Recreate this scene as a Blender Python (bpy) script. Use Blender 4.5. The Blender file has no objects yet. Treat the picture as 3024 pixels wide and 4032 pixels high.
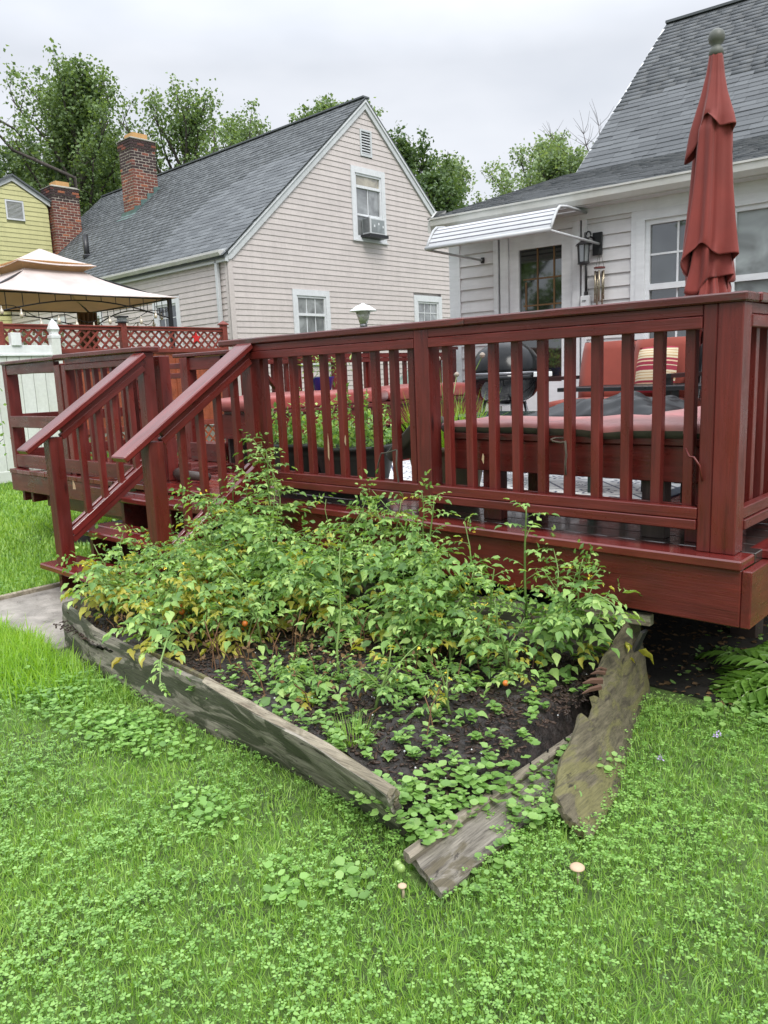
import bpy, bmesh, math, random
import numpy as np
from mathutils import Matrix, Vector
random.seed(7); RNG = np.random.default_rng(11)
R = math.radians
scene = bpy.context.scene
C = bpy.data.collections.new("place"); scene.collection.children.link(C)
GZ = -0.64            # lawn level; the deck floor is z = 0

# ------------------------------------------------------------------ camera
cam = bpy.data.cameras.new("camera"); camo = bpy.data.objects.new("camera", cam); C.objects.link(camo)
CP = Vector((0.93674, -2.889, 0.70744))
cF = Vector((-0.66952086, 0.72177116, -0.17546573)); cR = Vector((0.73735223, 0.67434664, -0.03960174)); cU = Vector((-0.08974133, 0.15589423, 0.98368871))
camo.matrix_world = Matrix.Translation(CP) @ Matrix((cR, cU, -cF)).transposed().to_4x4()
cam.sensor_fit = 'VERTICAL'; cam.sensor_height = 36; cam.sensor_width = 27
cam.lens = 3041.04 / 4032 * 36
cam.clip_start = 0.05; cam.clip_end = 800
scene.camera = camo

# ------------------------------------------------------------------ overcast sky, soft sun
SUN_EL, SUN_AZ = R(52), R(120)      # azimuth from +Y towards +X
w = bpy.data.worlds.new("World"); scene.world = w; w.use_nodes = True
nt = w.node_tree; nt.nodes.clear(); N = nt.nodes.new; L = nt.links.new
out = N("ShaderNodeOutputWorld")
sky = N("ShaderNodeTexSky"); sky.sky_type = 'NISHITA'; sky.sun_disc = False
sky.sun_elevation = SUN_EL; sky.sun_rotation = SUN_AZ; sky.dust_density = 3
b1 = N("ShaderNodeBackground"); b1.inputs[1].default_value = 0.07; L(sky.outputs[0], b1.inputs[0])
tc = N("ShaderNodeTexCoord"); sep = N("ShaderNodeSeparateXYZ"); L(tc.outputs['Generated'], sep.inputs[0])
mp = N("ShaderNodeMapping"); mp.inputs['Scale'].default_value = (1.0, 1.0, 2.6); L(tc.outputs['Generated'], mp.inputs[0])
no = N("ShaderNodeTexNoise"); no.inputs['Scale'].default_value = 1.7; no.inputs['Detail'].default_value = 5; no.inputs['Roughness'].default_value = .5; L(mp.outputs[0], no.inputs['Vector'])
cr = N("ShaderNodeValToRGB"); L(no.outputs['Fac'], cr.inputs[0])
cr.color_ramp.elements[0].position = .30; cr.color_ramp.elements[0].color = (.49, .53, .60, 1)
cr.color_ramp.elements[1].position = .68; cr.color_ramp.elements[1].color = (.78, .80, .845, 1)
ml = N("ShaderNodeMapRange"); L(sep.outputs['Z'], ml.inputs[0])
ml.inputs[1].default_value = .34; ml.inputs[2].default_value = 1.0; ml.inputs[3].default_value = .77; ml.inputs[4].default_value = 3.0
b2 = N("ShaderNodeBackground"); L(cr.outputs[0], b2.inputs[0]); L(ml.outputs[0], b2.inputs[1])
mx = N("ShaderNodeMixShader"); mx.inputs[0].default_value = .93; L(b1.outputs[0], mx.inputs[1]); L(b2.outputs[0], mx.inputs[2]); L(mx.outputs[0], out.inputs[0])
sd = bpy.data.lights.new("sun", 'SUN'); sd.energy = 1.5; sd.angle = R(24); sd.color = (1, .96, .9)
so = bpy.data.objects.new("sun", sd); C.objects.link(so)
sdir = Vector((math.sin(SUN_AZ) * math.cos(SUN_EL), math.cos(SUN_AZ) * math.cos(SUN_EL), math.sin(SUN_EL)))
so.rotation_euler = (-sdir).to_track_quat('-Z', 'Y').to_euler()
vs = scene.view_settings; vs.view_transform = 'Standard'; vs.look = 'None'; vs.gamma = 1; vs.exposure = 0.72; vs.use_curve_mapping = False

# ------------------------------------------------------------------ helpers
FR = {}
def T(x, y, z): return Matrix.Translation((x, y, z))
def thing(name, label, cat, loc=(0, 0, 0), rz=0, group=None, local=False):
    o = bpy.data.objects.new(name, None); C.objects.link(o)
    o.empty_display_size = .1
    o.location = loc; o.rotation_euler = (0, 0, rz)
    W = T(*loc) @ Matrix.Rotation(rz, 4, 'Z')
    FR[o] = (W if local else Matrix.Identity(4), W)
    o['label'] = label; o['category'] = cat
    if group: o['group'] = group
    return o
def place(name, me, parent, M, label=None, kind=None):
    """link an object whose matrix M is given in the parent's drawing frame"""
    o = bpy.data.objects.new(name, me); C.objects.link(o)
    if parent is None:
        o.matrix_world = M; FR[o] = (Matrix.Identity(4), M.copy())
    else:
        F, PW = FR[parent]; Wd = F @ M
        o.parent = parent; o.matrix_basis = PW.inverted() @ Wd; FR[o] = (F, Wd)
    if label: o['label'] = label
    if kind: o['kind'] = kind
    return o
class MB:
    def __init__(s): s.v = []; s.f = []
    def add(s, vs, fs):
        b = len(s.v); s.v += [tuple(p) for p in vs]; s.f += [tuple(b + i for i in q) for q in fs]; return s
    def box(s, c, d, M=None):
        x, y, z = d[0] / 2, d[1] / 2, d[2] / 2
        vs = [Vector((sx * x, sy * y, sz * z)) for sz in (-1, 1) for sy in (-1, 1) for sx in (-1, 1)]
        if M is not None: vs = [M @ p for p in vs]
        vs = [p + Vector(c) for p in vs]
        return s.add(vs, [(0, 2, 3, 1), (4, 5, 7, 6), (0, 1, 5, 4), (2, 6, 7, 3), (0, 4, 6, 2), (1, 3, 7, 5)])
    def bb(s, a, b): return s.box([(a[i] + b[i]) / 2 for i in range(3)], [abs(b[i] - a[i]) for i in range(3)])
    def tube(s, pts, r, n=8, cap=True):
        pts = [Vector(p) for p in pts]; rs = r if isinstance(r, (list, tuple)) else [r] * len(pts)
        up = Vector((0, 0, 1)); vs = []; m = len(pts)
        t0 = (pts[1] - pts[0]).normalized()
        if abs(t0.dot(up)) > .9: up = Vector((1, 0, 0))
        for i, p in enumerate(pts):
            t = (pts[min(i + 1, m - 1)] - pts[max(i - 1, 0)]).normalized()
            a = t.cross(up)
            if a.length < 1e-4: a = t.orthogonal()
            a.normalize(); b = t.cross(a)
            for k in range(n):
                q = 2 * math.pi * k / n; vs.append(p + (a * math.cos(q) + b * math.sin(q)) * rs[i])
        fs = [(i * n + k, i * n + (k + 1) % n, (i + 1) * n + (k + 1) % n, (i + 1) * n + k) for i in range(m - 1) for k in range(n)]
        if cap: fs += [tuple(range(n)), tuple((m - 1) * n + k for k in reversed(range(n)))]
        return s.add(vs, fs)
    def lathe(s, prof, c=(0, 0, 0), n=20, cap=True, M=None):
        vs = []
        for r, z in prof:
            for k in range(n):
                a = 2 * math.pi * k / n; p = Vector((r * math.cos(a), r * math.sin(a), z))
                if M is not None: p = M @ p
                vs.append(p + Vector(c))
        m = len(prof)
        fs = [(i * n + k, i * n + (k + 1) % n, (i + 1) * n + (k + 1) % n, (i + 1) * n + k) for i in range(m - 1) for k in range(n)]
        if cap: fs += [tuple(range(n)), tuple((m - 1) * n + k for k in reversed(range(n)))]
        return s.add(vs, fs)
    def prism(s, poly, d):
        """poly: 3-D points (planar); extrude by vector d"""
        n = len(poly); a = [Vector(p) for p in poly]; b = [p + Vector(d) for p in a]
        return s.add(a + b, [tuple(range(n)), tuple(reversed(range(n, 2 * n)))] + [(i, (i + 1) % n, n + (i + 1) % n, n + i) for i in range(n)])
    def mesh(s, name, mat, bevel=0, smooth=False, sub=0):
        me = bpy.data.meshes.new(name); me.from_pydata(s.v, [], s.f)
        bm = bmesh.new(); bm.from_mesh(me); bmesh.ops.recalc_face_normals(bm, faces=bm.faces)
        if bevel: bmesh.ops.bevel(bm, geom=bm.edges[:] + bm.verts[:], offset=bevel, segments=1, affect='EDGES', profile=.5)
        bm.to_mesh(me); bm.free()
        if smooth: me.polygons.foreach_set('use_smooth', [True] * len(me.polygons))
        for m in (mat if isinstance(mat, (list, tuple)) else [mat]): me.materials.append(m)
        return me
    def build(s, name, mat, parent=None, bevel=0, smooth=False, label=None, kind=None):
        if parent is not None:
            F, PW = FR[parent]; return place(name, s.mesh(name, mat, bevel, smooth), parent, Matrix.Identity(4), label, kind) if F != Matrix.Identity(4) else _wb(s, name, mat, parent, bevel, smooth, label, kind)
        return _wb(s, name, mat, None, bevel, smooth, label, kind)
def _wb(s, name, mat, parent, bevel, smooth, label, kind):
    n = len(s.v); c = Vector((sum(p[0] for p in s.v) / n, sum(p[1] for p in s.v) / n, min(p[2] for p in s.v)))
    s.v = [tuple(Vector(p) - c) for p in s.v]
    return place(name, s.mesh(name, mat, bevel, smooth), parent, T(*c), label, kind)
def tag(o, label=None, cat=None, group=None, kind=None):
    for k, v in (('label', label), ('category', cat), ('group', group), ('kind', kind)):
        if v: o[k] = v
    return o
_cache = {}
def boxmesh(name, L_, w_, t_, mat, bevel):
    k = (round(L_, 3), round(w_, 4), round(t_, 4), mat.name, bevel)
    if k not in _cache: _cache[k] = MB().box((0, 0, 0), (L_, w_, t_)).mesh(name, mat, bevel)
    return _cache[k]
def board(name, parent, p0, p1, wd, th, mat, up=(0, 0, 1), bevel=.003, label=None, kind=None):
    """box from p0 to p1; th is the size along 'up', wd sideways"""
    p0, p1 = Vector(p0), Vector(p1); d = p1 - p0; Ln = d.length; x = d.normalized(); u = Vector(up)
    y = u.cross(x).normalized(); z = x.cross(y)
    M = Matrix((x, y, z)).transposed().to_4x4(); M.translation = (p0 + p1) / 2
    return place(name, boxmesh(name, Ln, wd, th, mat, bevel), parent, M, label, kind)
def arrmesh(name, V, F, mat, smooth=False):
    """V (n,3), F (m,k) numpy -> mesh"""
    me = bpy.data.meshes.new(name); n, m, k = len(V), len(F), F.shape[1]
    me.vertices.add(n); me.vertices.foreach_set('co', V.astype(np.float32).ravel())
    me.loops.add(m * k); me.loops.foreach_set('vertex_index', F.astype(np.int32).ravel())
    me.polygons.add(m); me.polygons.foreach_set('loop_start', np.arange(0, m * k, k, dtype=np.int32))
    me.update(calc_edges=True)
    if smooth: me.polygons.foreach_set('use_smooth', np.ones(m, bool))
    me.materials.append(mat); return me
def inst(Tv, Tf, P, A, B, Cc, sx, sy, sz):
    """template verts Tv in axes A,B,C with scales, at P -> V,F"""
    n = len(P); k = len(Tv)
    V = (P[:, None, :] + Tv[None, :, 0, None] * (A * sx[:, None])[:, None, :] + Tv[None, :, 1, None] * (B * sy[:, None])[:, None, :] + Tv[None, :, 2, None] * (Cc * sz[:, None])[:, None, :]).reshape(-1, 3)
    F = (Tf[None] + (np.arange(n) * k)[:, None, None]).reshape(-1, Tf.shape[1])
    return V, F
def nrm(a): return a / np.maximum(np.linalg.norm(a, axis=-1, keepdims=True), 1e-9)
def axes(B, hint):
    """B: leaf directions; hint: rough normals -> A (side), B, C (normal)"""
    B = nrm(B); A = nrm(np.cross(B, hint)); return A, B, np.cross(A, B)
def arr(*a): return np.array(a, float)
LEAF4 = (arr([0, 0, 0], [.5, .45, .12], [0, 1, 0], [-.5, .45, .12]), np.array([[0, 1, 2], [0, 2, 3]]))
LEAF8 = (arr([0, 0, 0], [0, .35, -.06], [0, .7, -.04], [0, 1.05, -.16], [.40, .28, .10], [.46, .42, .06], [.25, .74, .05], [-.40, .28, .10], [-.46, .42, .06], [-.25, .74, .05]),
         np.array([[0, 4, 1], [4, 5, 1], [1, 5, 2], [5, 6, 2], [2, 6, 3], [0, 1, 7], [7, 1, 8], [1, 2, 8], [8, 2, 9], [2, 3, 9]]))
BLADE = (arr([-.5, 0, 0], [.5, 0, 0], [-.4, .10, .5], [.4, .10, .5], [0, .42, .96]), np.array([[0, 1, 3], [0, 3, 2], [2, 3, 4]]))
def roundleaf(n=9):
    v = [[0, .1, -.08]]; 
    for i in range(n):
        a = -math.pi / 2 + .35 + (2 * math.pi - .7) * i / (n - 1); r = .5 * (1.0 + .07 * (-1) ** i)
        v.append([r * math.cos(a), .5 + r * math.sin(a) * 1.0, .05])
    v[0] = [0, .12, -.05]
    return np.array(v), np.array([[0, i, i + 1] for i in range(1, n)])
ROUND = roundleaf()
def clover():
    v = []; f = []
    for k in range(3):
        a = k * 2 * math.pi / 3; ca, sa = math.cos(a), math.sin(a); b = len(v)
        for x, y, z in ((0, .03, 0), (.24, .35, .05), (.2, .62, .06), (0, .56, -.01), (-.2, .62, .06), (-.24, .35, .05)):
            v.append([x * ca - y * sa, x * sa + y * ca, z])
        f += [[b, b + 1, b + 3], [b + 1, b + 2, b + 3], [b, b + 3, b + 5], [b + 3, b + 4, b + 5]]
    return np.array(v), np.array(f)
CLOVER = clover()
def rnd(n, a=0., b=1.): return RNG.uniform(a, b, n)
def sph(n):
    v = RNG.normal(size=(n, 3)); return nrm(v)

# ------------------------------------------------------------------ materials
class NT:
    def __init__(s, name):
        s.m = bpy.data.materials.new(name); s.m.use_nodes = True; s.t = s.m.node_tree
        s.bs = s.t.nodes['Principled BSDF']; s.out = s.t.nodes['Material Output']
    def n(s, typ, **kw):
        nd = s.t.nodes.new('ShaderNode' + typ)
        for k, v in kw.items():
            if k in nd.inputs: nd.inputs[k].default_value = v
            else: setattr(nd, k, v)
        return nd
    def l(s, a, b): s.t.links.new(a, b); return s
    def coord(s, scale=(1, 1, 1), kind='Object', rand=37.):
        tc = s.n('TexCoord'); mp = s.n('Mapping'); mp.inputs['Scale'].default_value = scale
        if rand:
            oi = s.n('ObjectInfo'); mu = s.n('Math', operation='MULTIPLY'); mu.inputs[1].default_value = rand; s.l(oi.outputs['Random'], mu.inputs[0])
            ad = s.n('VectorMath', operation='ADD'); s.l(tc.outputs[kind], ad.inputs[0]); s.l(mu.outputs[0], ad.inputs[1]); s.l(ad.outputs[0], mp.inputs[0])
        else: s.l(tc.outputs[kind], mp.inputs[0])
        return mp.outputs[0]
    def noise(s, vec, scale=5., detail=4., rough=.55, dist=0.):
        nd = s.n('TexNoise'); nd.inputs['Scale'].default_value = scale; nd.inputs['Detail'].default_value = detail; nd.inputs['Roughness'].default_value = rough; nd.inputs['Distortion'].default_value = dist
        s.l(vec, nd.inputs['Vector']); return nd.outputs['Fac']
    def ramp(s, fac, stops):
        nd = s.n('ValToRGB'); s.l(fac, nd.inputs[0]); e = nd.color_ramp.elements
        while len(e) < len(stops): e.new(.5)
        for i, (p, c) in enumerate(stops):
            e[i].position = p; c = (c, c, c) if isinstance(c, (int, float)) else c; e[i].color = (*c, 1)
        return nd.outputs[0]
    def mix(s, f, a, b, mode='MIX'):
        nd = s.n('Mix', data_type='RGBA', blend_type=mode)
        for v, i in ((f, 0), (a, 6), (b, 7)):
            if isinstance(v, (int, float)): nd.inputs[i].default_value = v if i == 0 else (v, v, v, 1)
            elif isinstance(v, tuple): nd.inputs[i].default_value = (*v, 1)
            else: s.l(v, nd.inputs[i])
        return nd.outputs[2]
    def math(s, op, a, b=None):
        nd = s.n('Math', operation=op)
        for v, i in ((a, 0), (b, 1)):
            if v is None: continue
            if isinstance(v, (int, float)): nd.inputs[i].default_value = v
            else: s.l(v, nd.inputs[i])
        return nd.outputs[0]
    def bump(s, h, strength=.3, dist=.01):
        nd = s.n('Bump'); nd.inputs['Strength'].default_value = strength; nd.inputs['Distance'].default_value = dist; s.l(h, nd.inputs['Height']); s.l(nd.outputs[0], s.bs.inputs['Normal']); return s
    def col(s, v): (s.l(v, s.bs.inputs['Base Color']) if not isinstance(v, tuple) else setattr(s.bs.inputs['Base Color'], 'default_value', (*v, 1))); return s
    def rough(s, v): (s.l(v, s.bs.inputs['Roughness']) if not isinstance(v, (int, float)) else setattr(s.bs.inputs['Roughness'], 'default_value', v)); return s
    def metal(s, v): s.bs.inputs['Metallic'].default_value = v; return s
def sc(c, k): return tuple(x * k for x in c)
def simple(name, c, rough=.5, metal=0, var=.12, nscale=6, bump=0., bscale=60):
    t = NT(name); v = t.coord(); f = t.noise(v, nscale)
    t.col(t.ramp(f, [(.3, sc(c, 1 - var)), (.7, sc(c, 1 + var))])).metal(metal)
    t.rough(t.ramp(t.noise(v, nscale * 2), [(.3, max(0, rough - .08)), (.7, min(1, rough + .08))]))
    if bump: t.bump(t.noise(v, bscale, 3), bump, .004)
    return t.m
def painted_wood(name, c, rough=.35, worn=(.12, .09, .07), wornamt=.0, rv=.16, grain=.40, wet=0):
    t = NT(name); v = t.coord((1.1, 16, 16)); g = t.noise(v, 2.6, 6, .6, .6)
    v2 = t.coord((1, 2.5, 2.5)); b = t.noise(v2, 2.2, 4)
    oi = t.n('ObjectInfo'); tone = t.ramp(oi.outputs['Random'], [(0, 1 - rv), (1, 1 + rv)])
    base = t.ramp(g, [(.26, sc(c, .50)), (.42, sc(c, .9)), (.55, c), (.78, sc(c, 1.45))]); kn = t.n('TexVoronoi'); kn.inputs['Scale'].default_value = 1.0; t.l(t.coord((2.2, 9, 9)), kn.inputs['Vector']); base = t.mix(1., base, t.ramp(kn.outputs['Distance'], [(.05, .35), (.13, 1.)]), 'MULTIPLY')
    base = t.mix(1., base, t.ramp(b, [(.3, .74), (.7, 1.28)]), 'MULTIPLY'); base = t.mix(1., base, tone, 'MULTIPLY')
    if wornamt:
        m = t.ramp(t.noise(t.coord((1.4, 5, 5)), 3.3, 8, .7, .3), [(.60 - wornamt * .4, 0.), (.68 - wornamt * .4, 1.)]); base = t.mix(m, base, worn)
    t.col(base); t.rough(t.ramp(t.noise(v2, 5, 5), [(.35, max(.04, rough - .16)), (.65, rough + .1)]))
    vg = t.coord((1.5, 42, 42)); t.bump(t.noise(vg, 3., 5, .65, .5), grain, .004)
    t.bs.inputs['Coat Weight'].default_value = wet; t.bs.inputs['Coat Roughness'].default_value = .06
    return t.m
def foliage(name, stops, trans=.35, rough=.5):
    """leaf colour varies leaf by leaf (random per island) and in broad clumps"""
    t = NT(name); g = t.n('NewGeometry'); cl = t.noise(t.coord(kind='Object', rand=0), 1.4, 3)
    f = t.math('ADD', t.math('MULTIPLY', g.outputs['Random Per Island'], .62), t.math('MULTIPLY', cl, .42))
    c = t.ramp(f, stops); t.col(c); t.rough(rough)
    t.bs.inputs['Specular IOR Level'].default_value = .45
    tr = t.n('BsdfTranslucent'); t.l(t.mix(1., c, (1.5, 1.45, .6), 'MULTIPLY'), tr.inputs[0])
    ms = t.n('MixShader'); ms.inputs[0].default_value = trans; t.l(t.bs.outputs[0], ms.inputs[1]); t.l(tr.outputs[0], ms.inputs[2]); t.l(ms.outputs[0], t.out.inputs[0])
    return t.m
RED = (.118, .017, .0135)
M = {}
M['red'] = painted_wood('red_paint', RED, .38, rv=.12)
M['redwet'] = painted_wood('red_paint_wet_top', (.125, .018, .0155), .17, rv=.12, wet=.25, grain=.15)
M['redold'] = painted_wood('red_paint_worn', (.10, .020, .016), .34, worn=(.075, .038, .032), wornamt=.12, rv=.15)
M['floor'] = painted_wood('wet_deck_floor', (.15, .018, .014), .13, worn=(.055, .04, .038), wornamt=.12, rv=.18, wet=.5, grain=.12)
M['floordark'] = painted_wood('wet_bare_floor', (.045, .034, .032), .12, worn=(.11, .03, .024), wornamt=.10, rv=.2, wet=.6, grain=.2)
M['orange'] = painted_wood('orange_stain', (.27, .065, .028), .5, rv=.10, grain=.15)
M['orangered'] = painted_wood('redwood_stain', (.19, .036, .024), .5, rv=.10, grain=.15)
M['darkwood'] = painted_wood('dark_timber', (.05, .035, .03), .5)
M['chip'] = simple('bare_wood_chip', (.42, .30, .18), .7)
M['endgrain'] = simple('end_grain', (.10, .045, .035), .5)
def vinyl(name, c, stain=(.35, .38, .25), amt=.0, rough=.38):
    t = NT(name); v = t.coord((1, 1, 1)); f = t.noise(v, 1.2, 4)
    base = t.ramp(f, [(.3, sc(c, .94)), (.7, sc(c, 1.04))])
    oi = t.n('ObjectInfo'); base = t.mix(1., base, t.ramp(oi.outputs['Random'], [(0, .96), (1, 1.02)]), 'MULTIPLY')
    base = t.mix(1., base, t.ramp(t.noise(t.coord((1.2, 6, 6)), 4, 6, .6), [(.35, .92), (.65, 1.03)]), 'MULTIPLY'); base = t.mix(1., base, t.ramp(t.noise(t.coord((3, 3, .4), rand=0), 2.2, 5, .6), [(.34, .93), (.56, 1.)]), 'MULTIPLY')
    if amt: base = t.mix(t.ramp(t.noise(t.coord((1, 1, .35)), 2.0, 7, .65, .4), [(.5 - amt * .2, 0.), (.78, amt)]), base, stain)
    t.col(base).rough(rough); t.bump(t.noise(t.coord((2, 40, 40)), 3, 3), .06, .003); return t.m
M['pink'] = vinyl('pale_pink_siding', (.555, .50, .475))
M['white_siding'] = vinyl('white_siding', (.60, .59, .59), rough=.45)
M['yellow'] = vinyl('yellow_siding', (.55, .53, .26))
M['white'] = vinyl('white_trim', (.66, .675, .69))
M['greytrim'] = vinyl('grey_white_trim', (.55, .57, .58), stain=(.32, .31, .28), amt=.2)
M['gutter'] = vinyl('dirty_white_gutter', (.52, .52, .50), stain=(.32, .30, .22), amt=.45)
M['vinyl_fence'] = vinyl('white_vinyl_green_stains', (.72, .74, .71), stain=(.48, .50, .38), amt=.45)
M['vinyl_clean'] = vinyl('white_vinyl', (.78, .80, .80))
def shingle(kk=1.):
    t = NT('asphalt_shingle' if kk == 1 else 'charcoal_shingle'); oi = t.n('ObjectInfo'); g = t.n('NewGeometry')
    f = t.math('FRACT', t.math('ADD', t.math('MULTIPLY', oi.outputs['Random'], 3.17), t.math('MULTIPLY', g.outputs['Random Per Island'], 5.3)))
    c = t.ramp(f, [(0, sc((.062, .070, .076), kk)), (.5, sc((.082, .091, .097), kk)), (1, sc((.112, .123, .130), kk))])
    v = t.coord((1, 1, 1), rand=0); c = t.mix(1., c, t.ramp(t.noise(v, 90, 2), [(.3, .75), (.7, 1.3)]), 'MULTIPLY')
    t.col(c).rough(.62); t.bump(t.noise(v, 160, 2), .4, .003); return t.m
M['shingle'] = shingle()
M['shingledark'] = shingle(.72)
def brick():
    t = NT('chimney_brick'); oi = t.n('ObjectInfo'); f = oi.outputs['Random']
    c = t.ramp(f, [(0, (.10, .035, .028)), (.45, (.17, .055, .038)), (.8, (.21, .068, .042)), (1, (.33, .11, .05))])
    v = t.coord((1, 1, 1)); c = t.mix(1., c, t.ramp(t.noise(v, 14, 4), [(.3, .75), (.7, 1.2)]), 'MULTIPLY'); t.col(c).rough(.8); t.bump(t.noise(v, 60, 3), .4, .004); return t.m
M['brick'] = brick()
M['brick_soot'] = simple('sooty_brick', (.045, .026, .026), .85, var=.3, bump=.3)
M['mortar'] = simple('mortar', (.50, .45, .38), .9, bump=.3)
M['crown'] = simple('concrete_crown', (.27, .26, .22), .9, bump=.4)
M['flue'] = simple('clay_flue', (.52, .30, .12), .8)
M['lead'] = simple('flashing', (.12, .19, .18), .45, .3, .3)
def cloth_translucent(m, c, f=.45):
    t = m.node_tree; b = t.nodes['Principled BSDF']; o = t.nodes['Material Output']; tr = t.nodes.new('ShaderNodeBsdfTranslucent'); tr.inputs[0].default_value = (*c, 1); ms = t.nodes.new('ShaderNodeMixShader'); ms.inputs[0].default_value = f; t.links.new(b.outputs[0], ms.inputs[1]); t.links.new(tr.outputs[0], ms.inputs[2]); t.links.new(ms.outputs[0], o.inputs[0])
def glass(name, c=(.03, .035, .035), rough=.04):
    t = NT(name); v = t.coord((1, 1, 1), rand=0)
    t.col(t.ramp(t.noise(v, 2.3, 3, .6, .8), [(.35, sc(c, .5)), (.7, sc(c, 1.8))])).rough(rough)
    t.bs.inputs['Specular IOR Level'].default_value = .8; t.bump(t.noise(v, 3, 1), .03, .02)
    gl = t.n('BsdfGlossy'); gl.inputs['Roughness'].default_value = rough * .6; ms = t.n('MixShader'); ms.inputs[0].default_value = .14; t.l(t.bs.outputs[0], ms.inputs[1]); t.l(gl.outputs[0], ms.inputs[2]); t.l(ms.outputs[0], t.out.inputs[0]); return t.m
M['glass'] = glass('window_glass'); M['glassblind'] = glass('window_glass_with_blind', (.19, .20, .20), .10)
M['glassdoor'] = glass('door_glass', (.012, .016, .010), .05); M['screen'] = glass('insect_screen', (.16, .18, .18), .5)
M['glassamber'] = glass('curtained_glass', (.30, .27, .20), .12)
M['black'] = simple('black_metal', (.018, .018, .02), .35, .2)
M['enamel'] = simple('black_enamel', (.008, .008, .009), .06, 0, .2)
M['chrome'] = simple('dull_steel', (.22, .22, .23), .35, .9)
M['brass'] = simple('aged_chime_tube', (.30, .26, .19), .3, .8)
M['concrete'] = simple('old_concrete', (.27, .245, .215), .35, 0, .38, 7, .8, 90)
M['soil'] = simple('wet_soil', (.018, .013, .011), .6, 0, .7, 40, 1.0, 120)
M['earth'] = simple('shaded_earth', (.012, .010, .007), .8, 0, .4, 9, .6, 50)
def fabric(name, c, rough=.85, faded=None, amt=.5):
    t = NT(name); v = t.coord((1, 1, 1)); b = t.ramp(t.noise(v, 3.2, 4), [(.3, sc(c, .82)), (.7, sc(c, 1.15))])
    if faded: b = t.mix(t.ramp(t.noise(v, 2.4, 5, .6), [(.35, 0.), (.6, amt)]), b, faded)
    t.col(b).rough(rough); t.bs.inputs['Sheen Weight'].default_value = .2; t.bump(t.noise(v, 260, 2), .15, .002); return t.m
M['umbrella'] = fabric('umbrella_cloth', (.185, .022, .014), .75)
M['cushion'] = fabric('brick_red_cushion', (.22, .036, .020))
M['cushionwet'] = fabric('wet_red_cushion', (.26, .045, .035), .4)
M['faded'] = fabric('faded_pink_cushion', (.42, .13, .13), .55, (.27, .14, .12), .6)
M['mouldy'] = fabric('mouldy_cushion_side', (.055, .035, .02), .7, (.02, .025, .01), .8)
M['canopy'] = fabric('beige_canopy', (.58, .50, .47), .8)
M['canopyin'] = fabric('canopy_lining', (.55, .38, .20), .8)
cloth_translucent(M['canopyin'], (.75, .52, .30), .5); cloth_translucent(M['canopy'], (.75, .66, .58), .15)
M['curtain'] = fabric('brown_curtain', (.16, .095, .05))
M['vinylcover'] = fabric('black_vinyl_cover', (.010, .011, .012), .34)
M['leaf_tom'] = foliage('tomato_leaf', [(.1, (.055, .125, .035)), (.40, (.155, .30, .075)), (.70, (.31, .49, .135)), (.95, (.54, .68, .24))])
M['leaf_yel'] = foliage('yellowed_leaf', [(.2, (.34, .36, .06)), (.7, (.50, .47, .08)), (1, (.30, .20, .05))])
M['stem'] = simple('green_stem', (.16, .25, .065), .5)
M['deadstem'] = simple('dry_stem', (.15, .075, .035), .8)
M['grass'] = foliage('lawn_grass', [(.1, (.09, .20, .038)), (.5, (.215, .39, .070)), (.85, (.36, .54, .12)), (.96, (.44, .54, .17)), (1, (.48, .42, .22))], .4, .42)
M['grasslong'] = foliage('long_grass', [(.1, (.17, .34, .03)), (.6, (.27, .47, .045)), (1, (.38, .54, .09))], .45, .4)
M['clover'] = foliage('clover_leaf', [(.1, (.09, .20, .04)), (.5, (.20, .38, .08)), (.95, (.34, .55, .16))], .3, .30)
M['ivy'] = foliage('round_leaf_weed', [(.1, (.11, .22, .05)), (.5, (.20, .36, .09)), (.95, (.32, .48, .15))], .3, .35)
M['fern'] = foliage('fern_frond', [(.1, (.07, .16, .022)), (.9, (.15, .30, .04))], .35, .5)
M['tree1'] = foliage('maple_leaves', [(.1, (.05, .09, .035)), (.5, (.14, .215, .085)), (.9, (.25, .35, .15))], .35, .55)
M['tree2'] = foliage('far_leaves', [(.1, (.11, .165, .09)), (.5, (.19, .27, .135)), (.9, (.30, .39, .20))], .35, .6)  # paler leaf tones, slight distance haze put into the colour
M['tree3'] = foliage('dark_leaves', [(.1, (.035, .07, .024)), (.5, (.085, .145, .055)), (.9, (.15, .225, .085))], .3, .55)
M['bark'] = simple('bark', (.065, .055, .048), .9, 0, .35, 12, .6, 30)
M['tomg'] = simple('green_tomato', (.22, .33, .09), .25); M['tomo'] = simple('orange_tomato', (.62, .17, .03), .25); M['tomr'] = simple('red_tomato', (.55, .035, .02), .22)
M['petal'] = simple('yellow_petal', (.75, .58, .05), .6)
def ground():
    t = NT('lawn_soil'); v = t.coord((1, 1, 1), rand=0)
    t.col(t.ramp(t.noise(v, 7, 6), [(.35, (.045, .07, .018)), (.55, (.08, .14, .025)), (.75, (.13, .19, .05))])).rough(.9); t.bump(t.noise(v, 60, 4), .8, .02); return t.m
M['ground'] = ground()
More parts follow.
